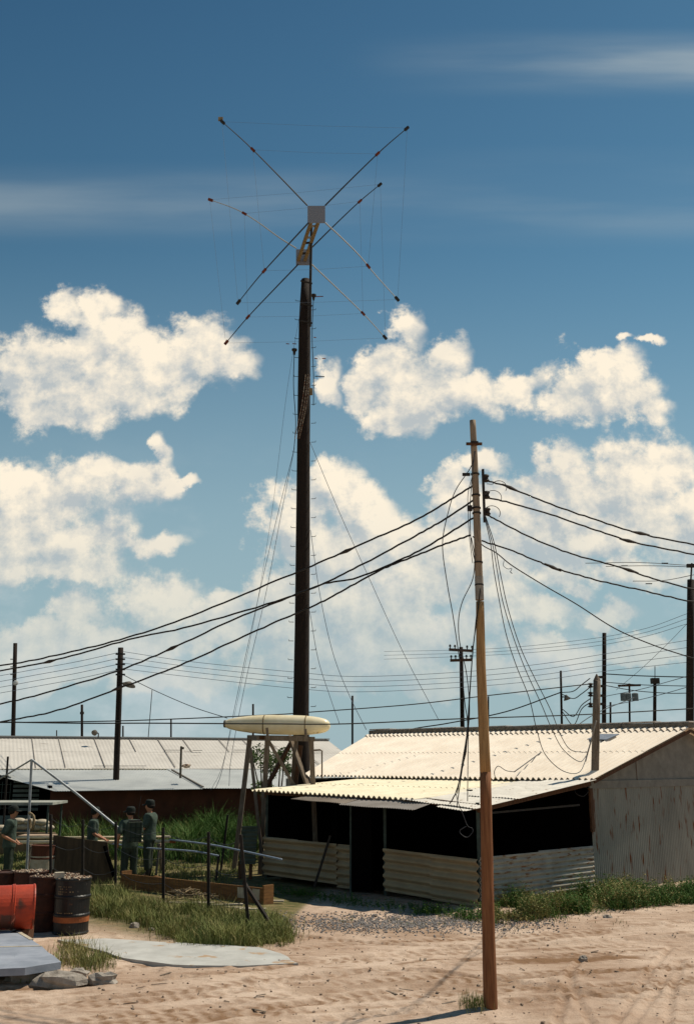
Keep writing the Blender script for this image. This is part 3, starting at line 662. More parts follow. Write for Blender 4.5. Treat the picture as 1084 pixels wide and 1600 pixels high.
# shelter board, sandbags
shp = U(40,1254,31)
sh = thing('shelter', 'flat pale board canopy on thin posts behind the standing soldier', 'canopy', base_of(shp))
MB().box(shp+Vector((-.4,0,0)), (2.9,1.6,.07)).build('canopy_board', mat('canopy_board_paint', (.36,.36,.31), None, 3), sh)
for dx, dy in ((-1.7,-.7),(.9,-.7),(-1.7,.7),(.9,.7)): MB().box((shp.x+dx, shp.y+dy, shp.z/2), (.05,.05,shp.z-.07)).build('post', M_frame, sh)
for k, (px, py) in enumerate([(2,1294),(22,1293),(38,1292),(56,1293),(74,1293),(30,1283),(48,1284),(66,1285)]):
    p = U(px, py, 32.6); mb = MB().ball(p, (.24,.16,.10), 12, 8); o = mb.build('sandbag', M_sandbag, smooth=True); origin(o, p - Vector((0,0,.1)))
    tag(o, ['leftmost','second','third','fourth','rightmost','left upper','middle upper','right upper'][k] + (' pale sandbag of the lower row beneath the canopy' if k < 5 else ' pale sandbag on the top row beneath the canopy'), 'sandbag', 'pale sandbags piled beyond the soldier')
mb = MB().beam(U(-10,1300,32.6)-Vector((0,0,.32)), U(84,1300,32.6)-Vector((0,0,.32)), .5, .60); o = mb.build('earth_bank', mat('earth', (.2,.14,.08), None, 4)); tag(o, 'low earth bank under the row of pale sandbags', 'earth bank')

# ------------------------------------------------------------------ poles
def pole_pts(pxb, pyb, pxt, pyt, Y, n=6, toground=True):
    b = U(pxb, pyb, Y); t = U(pxt, pyt, Y)
    if toground:
        d = t-b; b = b - d*(b.z+.3)/d.z
    return [b.lerp(t, i/n) for i in range(n+1)]
def pole(name, label, pxb, pyb, pxt, pyt, Y, wb, wt, m=M_creosote, group=None, cat='pole', n=10):
    pts = pole_pts(pxb, pyb, pxt, pyt, Y); k = Y/F/1.0
    rb, rt = wb*k/2, wt*k/2
    rs = [rb+(rt-rb)*i/(len(pts)-1) for i in range(len(pts))]
    t = thing(name, label, cat, Vector((pts[0].x, pts[0].y, 0)), group)
    MB().tube(pts, rs, n, wob=.03).build('pole', m, t, smooth=True)
    return t, pts
GP = 'dark poles standing beyond the roofs'
# big mast
mast_pts = [U(471,1205,31.5), U(470,1110,31.5), U(472,980,31.5), U(473,850,31.5), U(474,720,31.5), U(475,600,31.5), U(476,500,31.5), U(477,478,31.5), U(477.5,437,31.5)]
d = mast_pts[1]-mast_pts[0]; mast_pts = [mast_pts[0]-d*(mast_pts[0].z+.3)/d.z] + mast_pts
pxw = [27,25.5,25,23,22,20.5,19.5,18,17,12.5,12.0]
mast = thing('wooden_mast', 'tall thick dark wooden mast carrying the cross armed antenna', 'mast', base_of(mast_pts[0]))
dst = [(p - Vector((0,0,CAMZ))).length for p in mast_pts]
o = MB().tube(mast_pts, [w*dd/F/2/1.02 for w, dd in zip([26,25.5,25,23.5,22.5,20.5,19.5,18,17.2,13.2], dst)], 20, wob=.02).build('pole', M_creosote, mast, smooth=True)
def mast_at(py):
    p = U(471 + (1110-py)*.0102, py, 31.5); return p
for k in range(22):
    py = 1090 - k*29.5; 
    for sgn in (-1, 1):
        y2 = py + (14 if sgn > 0 else 0); p = mast_at(y2); w = (25 - (1110-y2)*.0125)/2/F*36
        if y2 < 470: w *= .8
        q = p + Vector((sgn*w, 0, 0)); e = q + Vector((sgn*.15,-.03,0))
        MB().tube([q, e, e+Vector((0,0,.045))], .010, 5).build('step_peg', M_iron, mast)
for px, py, pyb in ((460,545,660),(490,460,590)):
    p = U(px, py, 31.3); MB().lathe(p, (0,0,-1), [(0,.02),(.01,.09),(.06,.09),(.10,.05),(.22,.03)], 12).build('insulator', M_iron, mast)
    q = U(px+(2 if px<470 else 0), pyb, 31.3); MB().tube(smooth_path([p, p.lerp(q,.5)+Vector((-.05,0,0)), q, mast_at(pyb+45)+Vector((-.33 if px<470 else .3,-.1,0))]), .013, 5).build('down_lead', M_cable, mast)
for px0, px1, py in ((505,493,463),(447,452,537),(457,463,537),(490,494,527),(491,496,560),(503,509,560),(492,507,588)):
    MB().tube([U(px0,py,31.2), U(px1,py+.5,31.2)], .016, 5).build('stub_rod', M_orange if py not in (588,) else M_iron, mast)
MB().box(U(486,612,31.2), (.1,.1,.22)).build('junction_box', M_boom, mast)
mb = MB(); 
for dx in (-.08,.0,.07): mb.tube(smooth_path([mast_at(590)+Vector((dx+.12,-.3,0)), mast_at(640)+Vector((dx,-.36,0)), mast_at(690)+Vector((dx-.22,-.3,0))]), .012, 5)
mb.build('lashing_rope', M_rag, mast)
MB().tube([U(484,352,31.2)+Vector((.06,0,0)), U(485,440,31.15), U(484.5,510,31.15)], .045, 8).build('mount_pipe', M_iron, mast)
for py in (443,478,505): MB().beam(U(470,py,31.35)+Vector((0,-.2,0)), U(488,py,31.15), .05, .04).build('pipe_bracket', M_iron, mast)
# antenna
YA, YB = 29.6, 32.6
ant = thing('quad_antenna', 'cross armed quad antenna with two square plates on the mast top', 'antenna', U(484,372,31.2))
def plate(px0, py0, px1, py1, Y):
    a, b, c, d = U(px0,py0,Y), U(px1,py0,Y), U(px1,py1,Y), U(px0,py1,Y)
    mb = MB(); mb.add([a,b,c,d]+[p+Vector((0,.03,0)) for p in (a,b,c,d)], [(3,2,1,0),(4,5,6,7),(0,1,5,4),(1,2,6,5),(2,3,7,6),(3,0,4,7)]); return mb
plate(480.5,321.5,508,348,YA).build('plate', M_plate, ant); plate(462.5,389.5,487,414,YB).build('plate', M_plate, ant)
fa, fb = U(493,345,YA+.05), U(474,402,YB-.05)
for off in (Vector((-.14,0,0)), Vector((.10,0,0))):
    MB().beam(U(491,346,YA+.05)+off+Vector((.04,0,0)), U(472,407,YB-.02)+off+Vector((.0,0,.0)), .11, .07).build('boom', M_boom, ant)
for t in (.15,.45,.6,.9): p = fa.lerp(fb,t); MB().beam(p+Vector((-.2,0,0)), p+Vector((.16,0,.04)), .07,.05).build('boom_spacer', M_alu if t in (.15,.45) else M_iron, ant)
arms = [((480,321),(347,190),YA,[.61]),((508,321),(636,200),YA,[.62]),((482,348),(372,473),YA,[.66]),((508,348),(621,468),YA,[.68]),
        ((463,388),(328,312),YB,[.68]),((486,388),(594,288),YB,[.70]),((466,413),(353,536),YB,[.72]),((487,413),(602,528),YB,[.70])]
tips = []; mids = []
for k, (a, b, Y, cl) in enumerate(arms):
    p, q = U(*a, Y), U(*b, Y); bow = Vector((0,0,.28 if k == 4 else .10))
    path = smooth_path([p, p.lerp(q,.35)+bow*(.6 if b[1] < a[1] else .5), p.lerp(q,.7)+bow*.8, q], 5)
    if k == 4: path = smooth_path([p, U(436,371,Y), U(400,345,Y), U(369,327,Y), q], 5)
    if k == 3: path = smooth_path([p, U(534,372,Y), U(562,400,Y), U(585,428,Y), q], 5)
    arm = MB().tube(path, [.026 - .012*i/(len(path)-1) for i in range(len(path))], 6).build('arm', M_alu if k in (3,7,4) else M_wire, ant)
    i = int(cl[0]*(len(path)-1)); c = path[i]; dd = (path[i+1]-path[i]).normalized()
    MB().beam(c-dd*.09, c+dd*.09, .07, .07).build('clamp', M_orange, arm); dd = (path[-1]-path[-2]).normalized()
    MB().beam(q-dd*.12, q+dd*.06, .08, .08).build('tip_clamp', M_orange if k in (4,6) else M_iron, arm)
    tips.append(q); mids.append(c)
for grp in (tips[:4], mids[:4], tips[4:], mids[4:]):
    a, b, c, d = grp
    for s, e in ((a,b),(b,d),(d,c),(c,a)):
        m_ = s.lerp(e,.5); MB().tube([s, m_+Vector((0,0,-.04)), e], .0035, 4).build('loop_wire', M_bluewire, ant)
p = tips[0]; MB().box(p+Vector((-.05,0,.1)), (.16,.04,.14)).build('tip_tag', M_straw, ant)

# foreground pole
fp_b = G(765,1577)+Vector((0,0,-.15)); Yp = 12.7
fp = thing('utility_pole', 'thin ochre wooden utility pole in the foreground with cable rack', 'utility pole', G(765,1577), 'utility poles')
pxs = [(766,1577,10.2),(762,1430,9.3),(758,1206,8.5),(758,1209,8.45),(751,1040,7.4),(749.5,940,6.4),(749,938,6.4),(746,850,5.9),(741,720,5.2),(738,657,4.8)]
def seg(name, i0, i1, m):
    pts = [U(a,b,Yp) for a, b, _ in pxs[i0:i1+1]]; 
    if i0 == 0: pts[0] = pts[0]+Vector((0,0,-.15))
    rs = [c*(U(a,b,Yp)-cam.location).length/F*.98 for a, b, c in pxs[i0:i1+1]]
    P2 = []; R2 = []
    for i in range(len(pts)-1):
        for j in range(5): P2.append(pts[i].lerp(pts[i+1], j/5)); R2.append(rs[i]+(rs[i+1]-rs[i])*j/5)
    P2.append(pts[-1]); R2.append(rs[-1])
    return MB().tube(P2, R2, 20, wob=.012).build(name, m, fp, smooth=True)
seg('pole_butt', 0, 2, M_polered); seg('pole_middle', 3, 5, M_polewood); seg('pole_top', 6, 9, M_polegrey)
def fpx(py): return float(np.interp(py, [657,720,850,938,1040,1206,1430,1577], [738,741,746,749,751,758,762,766]))
def FPp(py): return U(fpx(py), py, Yp)
MB().lathe(FPp(937), (0,0,1), [(0,.056),(.30,.055)], 20).build('pole_wrap', M_tape, fp)
MB().tube([FPp(696)+Vector((-.11,-.07,0)), FPp(696)+Vector((.10,-.07,0))], .022, 8).build('crossbar', M_brownwood, fp)
mb = MB().box(FPp(696)+Vector((0,-.06,.01)), (.10,.05,.05)); mb.build('crossbar_bolt', M_iron, fp)
rk = MB().box(FPp(775)+Vector((.10,-.02,0)), (.03,.05,.72)).build('cable_rack', M_iron, fp)
for py in (748,774,800):
    p = FPp(py)+Vector((.14,-.02,0)); MB().lathe(p+Vector((0,0,-.05)), (0,0,1), [(0,.03),(.02,.045),(.04,.03),(.06,.03),(.08,.045),(.10,.03)], 10).build('insulator', M_iron, rk)
for py in (742,775,795,803,880,915): MB().lathe(FPp(py), (0,0,1), [(0,.058),(.02,.058)], 14).build('strap', M_iron, fp)
MB().box(FPp(742)+Vector((-.12,-.02,0)), (.10,.04,.035)).build('bracket', M_iron, fp)
MB().box(FPp(795)+Vector((-.09,-.03,0)), (.06,.06,.07)).build('clamp', M_iron, fp)

# short grey pole at the hut eave
pb_ = H(.16, SE+.16, 0); pt_ = U(932, 1063, pb_.y)
t = thing('pointed_post', 'short grey brown pointed pole rising through the hut eave', 'pole', pb_, 'utility poles')
MB().tube([pb_+(pt_-pb_)*(i/6) for i in range(7)], [.098-.012*i/6 for i in range(7)], 12, wob=.02).build('pole', M_greywood, t, smooth=True)
MB().lathe(pt_, (0,0,1), [(0,.087),(.15,.01)], 10).build('pointed_cap', M_greywood, t)
q_ = pb_.lerp(pt_, 2.46/pt_.z); mb = MB(); rock(q_+Vector((.0,-.03,.03)), (.19,.17,.05), mb, 3); mb.lathe(q_, (0,0,1), [(0,.14),(.14,.10)], 12); mb.build('roof_flashing', M_zinc, t)

# right pole with yagi
t, pts = pole('tall_pole', 'thick dark pole cut by the right edge with small antenna on top', 1077, 1130, 1078.5, 906, 34, 13, 11, M_creosote, GP, 'pole')
a = pts[-1]; mp = U(1080,880,34)
MB().tube([a, mp], .03, 6).build('antenna_mast', M_iron, t)
for q1, q2 in (((914,880),(1084,884)),((946,885),(1084,886)),((988,908),(1084,898))): MB().tube(smooth_path([U(q1[0],q1[1],33.6), U((q1[0]+q2[0])/2,q1[1]-1,33.8), U(*q2,34)],4), .012, 5).build('antenna_boom', M_wire, t)
for px, py in ((975,884),(1013,912),(1038,880)): MB().box(U(px,py,33.8), (.22,.03,.03)).build('element_clamp', M_iron, t)
MB().box(U(1079,884,34), (.3,.12,.12)).build('mast_clamp', M_iron, t)
# others
t, pts = pole('dark_pole', 'dark pole with floodlight rising through the barracks lower roof', 182, 1210, 189, 1012, 37.6, 10, 8.5, M_creosote, GP)
lp = U(202,1070,37.4); fl_ = MB().lathe(lp, (-.2,-.3,-1), [(-.12,.05),(-.06,.16),(.0,.24),(.03,.25),(.03,.2)], 16).build('floodlight', M_tank_cap, t); MB().tube([U(190,1068,37.5), U(200,1066,37.4)], .03, 6).build('lamp_arm', M_iron, fl_)
for k in range(5): MB().box(U(188.5,1022+k*8,37.35), (.34,.08,.06)).build('insulator', M_iron, t)
t, pts = pole('dark_pole', 'plain dark pole at the far left edge with tiny white lamp', 21, 1150, 24.5, 1005, 50, 7, 6, M_creosote, GP)
MB().ball(U(25,1067,49.8), .13, 10, 7).build('lamp', M_white_ins, t)
for k in range(3): MB().box(U(20,1030+k*12,49.9), (.2,.05,.04)).build('insulator', M_iron, t)
t, pts = pole('crossarm_pole', 'pole with two timber crossarms seen left of the foreground pole', 722, 1131, 720, 1011, 55, 7.5, 6, M_creosote, GP)
for py, w in ((1015,19),(1032,17)):
    a, b = U(720-w,py,54.7), U(720+w,py+(2 if py < 1020 else -1),54.7); ca = MB().beam(a, b, .14, .14).build('crossarm', M_brownwood, t)
    for f_ in (.05,.25,.75,.95): p = a.lerp(b,f_); MB().lathe(p+Vector((0,0,.06)), (0,0,1), [(0,.03),(.1,.03),(.12,.07),(.22,.04)], 8).build('insulator', M_iron, ca)
t, pts = pole('dark_pole', 'tall dark pole just right of the pointed post', 943, 1125, 943.5, 989, 42, 7.2, 6.2, M_creosote, GP)
for py in (1058,1072,1087,1100): MB().box(U(940,py,41.8), (.28,.1,.1)).build('insulator', M_iron, t)
t, pts = pole('lamp_pole', 'slim dark pole with small lamp left of the pointed post', 877, 1127, 875.5, 1048, 48, 4, 3.4, M_creosote, GP)
MB().tube([U(877,1089,48), U(882,1089,47.8)], .03, 5).build('lamp_arm', M_iron, t); MB().lathe(U(883,1086,47.8), (.3,-.2,-1), [(0,.05),(.1,.10),(.22,.18)], 10).build('lamp_shade', M_tank_cap, t)
t, pts = pole('insulator_pole', 'dark pole with square cap and whip seen left of the right edge pole', 1022, 1122, 1022.5, 1061, 46, 6, 5, M_creosote, GP)
MB().box(U(1022.5,1064,45.8), (.34,.3,.25)).build('cap', M_iron, t); MB().tube([U(1022.5,1062,46), U(1022.5,1041,46)], .02, 5).build('whip', M_wire, t)
t, pts = pole('transformer_pole', 'thin pole with long crossarm and three grey transformers', 983, 1123, 982.5, 1068, 60, 3.4, 3, M_creosote, GP)
MB().beam(U(965,1071.5,59.8), U(1000,1070.5,59.8), .12, .12).build('crossarm', M_brownwood, t)
for px in (974,981,992): MB().lathe(U(px,1095,59.6), (0,0,1), [(0,.16),(.0,.19),(.42,.19),(.46,.1)], 12).build('transformer', mat('grey_transformer', (.2,.22,.22), None, 9), t)
for (lab, px, pyt, Y, w, pyb) in [('short dark stub between the pointed post and the transformer pole',953,1097,52,3.2,1124),
        ('thin bare pole right of the torpedo tank against low clouds',550.5,1087,52,3.2,1162),('stub pole end poking up behind the torpedo tank',395.5,1100,50,3,1120),
        ('slim pole with a collar between the two left dark poles',128.5,1101,50,4,1150),('short thin post above the barracks ridge left of the tank',267.5,1123,50,2.6,1152),
        ('small stub beside the floodlight pole above the barracks ridge',192.5,1134,50,2.6,1152),('tiny stub post above the barracks ridge near the left edge',89,1141,50,1.8,1152),
        ('slim grey pipe pole close behind the foreground utility pole',762.5,1088,50,2.5,1130)]:
    t, pts = pole('thin_pole', lab, px, pyb, px, pyt, Y, w*1.05, w, M_creosote, 'thin distant poles', n=8)
    if px == 128.5: MB().lathe(U(128.5,1116,Y), (0,0,1), [(0,.1),(.12,.1)], 10).build('collar', M_iron, t)
t, pts = pole('whip_mast', 'very thin leaning whip mast over the barracks roof', 232, 1152, 238, 1078, 50, 1.4, 1.2, M_wire, 'thin distant poles')
t = thing('ridge_floodlight', 'small round floodlight just above the barracks ridge', 'floodlight', U(154,1150,42.8))
MB().lathe(U(148,1145,42.8), (-.3,-.6,-.5), [(-.12,.03),(-.08,.10),(.02,.13),(.05,.12)], 12).build('lamp_head', M_tank_cap, t); MB().tube([U(154,1152,42.8), U(154,1146,42.8), U(150,1144,42.8)], .03, 5).build('bracket', M_iron, t)
o = MB().tube([U(282,1216,36.5), U(283.5,1166,36.5)], .04, 8).build('roof_post', M_greywood); tag(o, 'thin grey post standing on the barracks lower roof', 'post', 'posts rising at the barracks'); MB().box(U(285.5,1169,36.4), (.10,.08,.08)).build('cap', M_greywood, o)
o = MB().tube([Vector((U(13,1210,33.5).x,33.5,0)), U(13,1182,33.5)], .035, 8).build('roof_post', M_fence); tag(o, 'dark thin post in front of the louvred windows', 'post', 'posts rising at the barracks')
o = rock(U(291,1197,37.4)+Vector((0,0,.0)), (.16,.12,.07), seed=5).build('rag_bundle', M_rag); tag(o, 'small brown bundle lying on the barracks roof by the thin post', 'bundle')

# ------------------------------------------------------------------ cables
def cable(label, pix, Ys, wpx, m=M_cable, group='overhead cables', name='overhead_cable', cat='cable', lumps=(), k=8):
    plan = len(Ys) <= 4 and Ys[0] != Ys[-1] and abs(pix[-1][0]-pix[0][0]) > 1.2*abs(pix[-1][1]-pix[0][1]) and abs(pix[-1][0]-pix[0][0]) > 150; n = len(pix); Ys = list(np.interp(np.linspace(0,1,n), np.linspace(0,1,len(Ys)), Ys)) if len(Ys) != n else list(Ys)
    if plan:
        e0, e1 = U(*pix[0], Ys[0]), U(*pix[-1], Ys[-1]); dx, dy = e1.x-e0.x, e1.y-e0.y; ctl = []
        for a, b in pix:
            d = ray(a, b); q = d.x/d.y; t = (e0.x - q*e0.y)/(q*dy - dx) if abs(q*dy-dx) > 1e-6 else 0
            ctl.append(U(a, b, e0.y + dy*min(max(t, 0), 1)))
        pts = smooth_path(ctl, k)
    else: pts = smooth_path([U(a, b, y) for (a, b), y in zip(pix, Ys)], k)
    if lumps: pts = [p + Vector((0,0,random.uniform(-.006,.006))) for p in pts]
    rs = [wpx/2*((p-cam.location).length)/F for p in pts]; r = sum(rs)/len(rs)
    base = pts[0].copy()
    c = MB().tube(pts, [.5*r+.5*q for q in rs] if wpx < 2 else r, 6).build(name, m, smooth=True)
    origin(c, base); tag(c, label, cat, group)
    for f in lumps:
        i = int(f*(len(pts)-1)); i = min(max(i,1), len(pts)-2); dd = (pts[i+1]-pts[i-1]).normalized()
        MB().tube([pts[i]-dd*.12, pts[i], pts[i]+dd*.12], [r*.9, r*2.2, r*.9], 6).build('splice', M_iron, c)
    return c
cable('uppermost thick cable from the foreground pole down to the left', [(740,758),(690,789),(640,817),(560,852),(488,884),(430,908),(300,962),(200,996),(100,1021),(0,1040),(-200,1062),(-500,1075)], [12.7,14,16,18], 2.6, lumps=(.3,))
cable('second thick cable from the foreground pole to the left', [(740,781),(690,814),(640,842),(560,885),(500,914),(430,940),(300,978),(200,1000),(100,1028),(0,1048),(-200,1076),(-500,1096)], [12.7,14,16,18.2], 2.6, lumps=(.75,))
cable('third thick cable from the foreground pole to the left', [(741,808),(690,840),(640,868),(560,902),(500,914),(440,938),(360,970),(280,1008),(185,1048),(80,1080),(0,1100),(-200,1140),(-500,1175)], [12.7,14,16,18.4], 2.6, lumps=(.6,))
cable('lowest thick cable from the foreground pole to the left', [(735,836),(690,852),(640,872),(600,888),(540,920),(488,948),(440,968),(360,1004),(280,1040),(185,1076),(90,1110),(0,1128),(-200,1160),(-500,1190)], [12.7,14,16,18.6], 2.6, lumps=(.7,))
cable('uppermost thick cable from the foreground pole to the right', [(757,750),(790,760),(860,788),(930,812),(1000,834),(1084,851),(1200,870)], [12.7,12.9], 2.6, lumps=(.2,.68))
cable('second thick cable from the foreground pole to the right', [(758,777),(790,784),(860,804),(930,828),(990,847),(1084,866),(1200,884)], [12.7,12.9], 2.6, lumps=(.66,))
cable('third thick cable sagging from the foreground pole past the right edge pole', [(758,803),(775,812),(840,845),(900,868),(960,884),(1020,904),(1074,919),(1130,932),(1200,946)], [12.7,12.9], 2.5, lumps=(.55,.85))
cable('fourth thick cable sagging from the foreground pole past the right edge pole', [(752,845),(790,857),(840,877),(868,888),(930,906),(1000,922),(1074,939),(1130,948),(1200,958)], [12.7,12.9], 2.5, lumps=(.36,))
cable('thin cable running down from the foreground pole to the right', [(738,838),(755,853),(775,864),(800,884),(850,915),(900,944),(960,982),(1020,1008),(1074,1026),(1150,1050)], [12.7,12.9], 1.8)
for k, (cx, cy, r) in enumerate([(779,762,12),(770,778,13),(768,802,13)]):
    pts = [(757+(0 if k else 3), cy-6)] + [(cx + r*1.0*math.cos(a), cy-r*.0 - 0 + -r*.9*math.sin(a)) for a in np.linspace(2.6, -0.5, 8)]
    cable(['top','middle','bottom'][k]+' thin loop of wire curling off the cable rack', pts, [12.6], 1.1, M_wire, 'wire loops at the cable rack', 'wire_loop', 'wire', k=4)
DG = 'loose wires hanging from the foreground pole'
cable('outermost loose wire curving down left of the foreground pole', [(742,705),(735,730),(712,765),(700,800),(691,850),(698,910),(707,960),(716,1020),(722,1060),(726,1100),(730,1135),(722,1190),(714,1240)], [12.6,13.1], 1.5, M_wire, DG, 'hanging_wire', 'wire')
cable('loose wire bowing out and back below the cable rack', [(736,840),(741,870),(738,905),(722,940),(716,970),(718,1005),(728,1050),(733,1100),(731,1140),(722,1200),(713,1262)], [12.6,13.2], 1.5, M_wire, DG, 'hanging_wire', 'wire')
cable('straight loose wire tight against the left of the foreground pole', [(738,742),(731,770),(731,800),(733,840),(738,880)], [12.6], 1.1, M_wire, DG, 'hanging_wire', 'wire')
cable('second thin wire tight against the left of the foreground pole', [(741,705),(736,760),(734,800),(736,850),(747,910),(742,980),(738,1020),(733,1100),(731,1160),(730,1252)], [12.6,13.0], 1.4, M_wire, DG, 'hanging_wire', 'wire')
cable('dark spliced wire from the pole down over the lean-to roof', [(750,920),(744,970),(739,1010),(735,1060),(731,1120),(730,1150),(722,1200),(712,1238),(702,1256)], [12.6,13.0], 1.9, M_cable, DG, 'hanging_wire', 'wire', lumps=(.7,))
cable('wire with a looped end dangling before the dark lean-to opening', [(712,1240),(716,1256),(722,1270),(730,1290),(737,1294),(738,1300),(730,1308),(722,1305),(718,1298),(728,1291)], [13.1], 1.2, M_wire, DG, 'hanging_wire', 'wire')
cable('left of three thin wires fanning right below the rack', [(756,806),(766,850),(771,890),(778,930),(790,990),(806,1040),(826,1090),(838,1140),(852,1180),(880,1205),(905,1206),(917,1180)], [12.6,12.9,14,22.3], 1.3, M_wire, DG, 'hanging_wire', 'wire')
cable('middle of three thin wires fanning right below the rack', [(757,806),(769,850),(776,890),(785,940),(803,1000),(822,1050),(845,1100),(862,1140),(880,1172),(905,1190),(916,1180)], [12.6,12.9,14,22.3], 1.3, M_wire, DG, 'hanging_wire', 'wire')
cable('right of three thin wires fanning right below the rack', [(758,806),(772,850),(781,895),(793,950),(812,1010),(835,1060),(860,1110),(876,1150),(892,1172),(918,1176)], [12.6,12.9,14,22.3], 1.3, M_wire, DG, 'hanging_wire', 'wire')
cable('pale rope tied down the side of the pointed post', [(931,1126),(925,1150),(917,1178),(914,1190)], [22.3], 2.2, M_tape, DG, 'hanging_wire', 'wire')
cable('small curl of blue wire hanging off the thin right cable', [(787,876),(786,884),(793,889),(799,888),(797,894),(800,896),(796,893)], [15], 1.0, M_bluewire, 'wire loops at the cable rack', 'wire_loop', 'wire', k=4)
cable('thin stay running diagonally across the hut roof to a knot', [(990,1090),(930,1115),(880,1150),(803,1206)], [40,30,26,24.3], 1.3, M_wire, DG, 'stay_wire', 'wire')
cable('short curl of wire lying on the hut roof', [(803,1206),(790,1204),(778,1197),(772,1205),(773,1215)], [24.3], 1.2, M_wire, DG, 'stay_wire', 'wire', k=4)
# horizontals
cable('long level cable crossing low behind both poles', [(-60,1127),(120,1130),(240,1130),(420,1131),(540,1131),(720,1123),(900,1117),(1084,1107),(1200,1100)], [24,24,26,30], 2.0)
cable('long cable rising right from behind the tank to the insulator rack', [(-60,1129),(0,1129),(200,1126),(420,1117),(480,1113),(640,1101),(760,1087),(918,1069)], [34,34,38,42], 1.8)
cable('thick cable rising from the hut ridge to the small lamp pole', [(560,1162),(640,1140),(700,1130),(790,1112),(875,1082)], [48], 2.0)
for k, (y0, y1) in enumerate(((1082,1062),(1085,1076),(1117,1094),(1132,1100))):
    cable(['upper','second','third','lowest'][k]+' slack line between the small lamp pole and the insulator rack', [(878,y0 if k < 2 else 1100+k*4),(895,(y0+y1)/2+8+k*3),(908,y1+8),(921,y1-2)], [47,42], 1.4)
rk = thing('insulator_rack', 'three knobbed insulator rack hanging left of the pointed post', 'insulator rack', U(922,1110,42))
MB().tube([U(922,1068,42), U(922,1100,42)], .02, 5).build('rack_rod', M_iron, rk)
for py in (1070,1084,1101): MB().lathe(U(922,py,42)+Vector((0,0,-.12)), (0,0,1), [(0,.04),(.03,.14),(.10,.05),(.16,.14),(.20,.04)], 8).build('insulator', M_iron, rk)
cable('top cable from the tall dark pole to the right edge pole', [(945,1053),(1000,1056),(1075,1058),(1150,1059)], [41,34], 1.8)
cable('second cable from the tall dark pole to the right edge pole', [(945,1066),(1000,1070),(1075,1072),(1150,1073)], [41,34], 1.3)
cable('third cable sagging from the tall dark pole to the right edge pole', [(945,1071),(990,1079),(1040,1083),(1075,1083)], [41,34], 1.3)
cable('fourth thin line rising from the tall dark pole to the right', [(945,1088),(1000,1077),(1040,1066),(1075,1056)], [41,34], 1.0, M_bluewire)
cable('fifth thin line rising from the tall dark pole to the right', [(945,1104),(1000,1093),(1040,1083),(1075,1073)], [41,34], 1.0, M_bluewire)
for k in range(4):
    y = 1018+k*9
    cable(['top','second','third','bottom'][k]+' faint wire running right across the sky from the floodlight pole', [(192,y),(300,y+16-k),(460,1050+k*8.5),(560,1057+k*8),(720,1050+k*8),(840,1038+k*8.5),(943,1022+k*9),(1075,1000+k*11.5)], [37.3,45,46,34], .75, M_bluewire, 'faint wires across the low sky')
    cable(['top','second','third','bottom'][k]+' faint wire running left from the floodlight pole', [(184,y+2),(120,y+16),(60,y+27),(0,y+38),(-60,y+48)], [37.3,48], .75, M_bluewire, 'faint wires across the low sky')
for k in range(3): cable(['upper','middle','lower'][k]+' faint high wire rising toward the right edge pole', [(600,1018+k*6),(760,1014+k*5),(900,1001+k*6),(1000,984+k*6),(1075,958+k*8)], [60,34], .6, M_bluewire, 'faint wires across the low sky')
cable('thin line slanting from the floodlight pole down to the tank', [(192,1054),(240,1078),(300,1104),(355,1122)], [37.4,28], 1.1, M_wire)
cable('thin diagonal wire climbing toward the right edge pole', [(962,1078),(1000,1046),(1040,1008),(1072,975)], [52,34], .6, M_bluewire, 'faint wires across the low sky')
GG = 'guy wires running down from the mast'
for lab, pix, w in [('right guy wire running far out to the hut ridge', [(484,690),(530,800),(575,900),(630,1020),(685,1125)], .9), ('middle right guy wire bending down to the hut roof', [(485,828),(500,930),(520,1020),(545,1085),(572,1140)], 1.0),
        ('inner right guy wire close beside the mast', [(484,955),(497,1030),(516,1090),(530,1130)], 1.0), ('left inner guy wire hanging close beside the mast', [(460,700),(440,800),(415,930),(385,1060),(362,1180),(358,1228)], .8),
        ('left middle guy wire falling from the mast to the weeds', [(460,700),(430,820),(398,960),(368,1100),(348,1200),(337,1232)], .8), ('left outer guy wire falling from the insulator', [(478,438),(450,600),(425,800),(395,980),(352,1180),(330,1235)], .5)]:
    cable(lab, pix, [31.4,31,30], w, M_bluewire, GG, 'guy_wire', 'wire')

# ------------------------------------------------------------------ drums
def drum(label, c, r, h, m, axis=(0,0,1), band=None, group='old steel drums in the left corner', top=None, name='oil_drum'):
    c = Vector(c); axis = Vector(axis).normalized(); t = thing(name, label, 'drum', c, group)
    prof = [(0,r*.97),(0,r),(.02,r+.008),(.04,r-.004)]
    for f in (.34,.67): prof += [(h*f-.03,r-.004),(h*f-.012,r+.010),(h*f+.012,r+.010),(h*f+.03,r-.004)]
    prof += [(h-.04,r-.004),(h-.02,r+.008),(h,r+.004),(h,r-.012),(h-.02,r-.014),(h-.02,.001)]
    MB().lathe(c, axis, prof, 36, cap=True).build('body', m, t, smooth=False)
    if band: MB().lathe(c+axis*band[0], axis, [(0,r+.002),(band[1],r+.002)], 36, cap=False).build('painted_band', band[2], t)
    if top: 
        mb = MB(); rr = random.Random(label)
        for k in range(top):
            a = rr.uniform(0,6.28); d = rr.uniform(.3,1.0)*r; s = rr.uniform(.010,.030)
            mb.ball(c+axis*(h-.012)+Vector((math.cos(a)*d*.97, math.sin(a)*d*.97, rr.uniform(0,.02))), (s*rr.uniform(.7,1.6),s*rr.uniform(.7,1.4),s*.6), 5, 4)
        mb.build('rubbish', M_rag, t)
    return t
dk = G(103,1462); dk.y += .29
d1 = drum('upright black drum with orange lower band and white scrap on top', dk, .295, .88, M_black, band=(.19,.12,M_drumband), top=120)
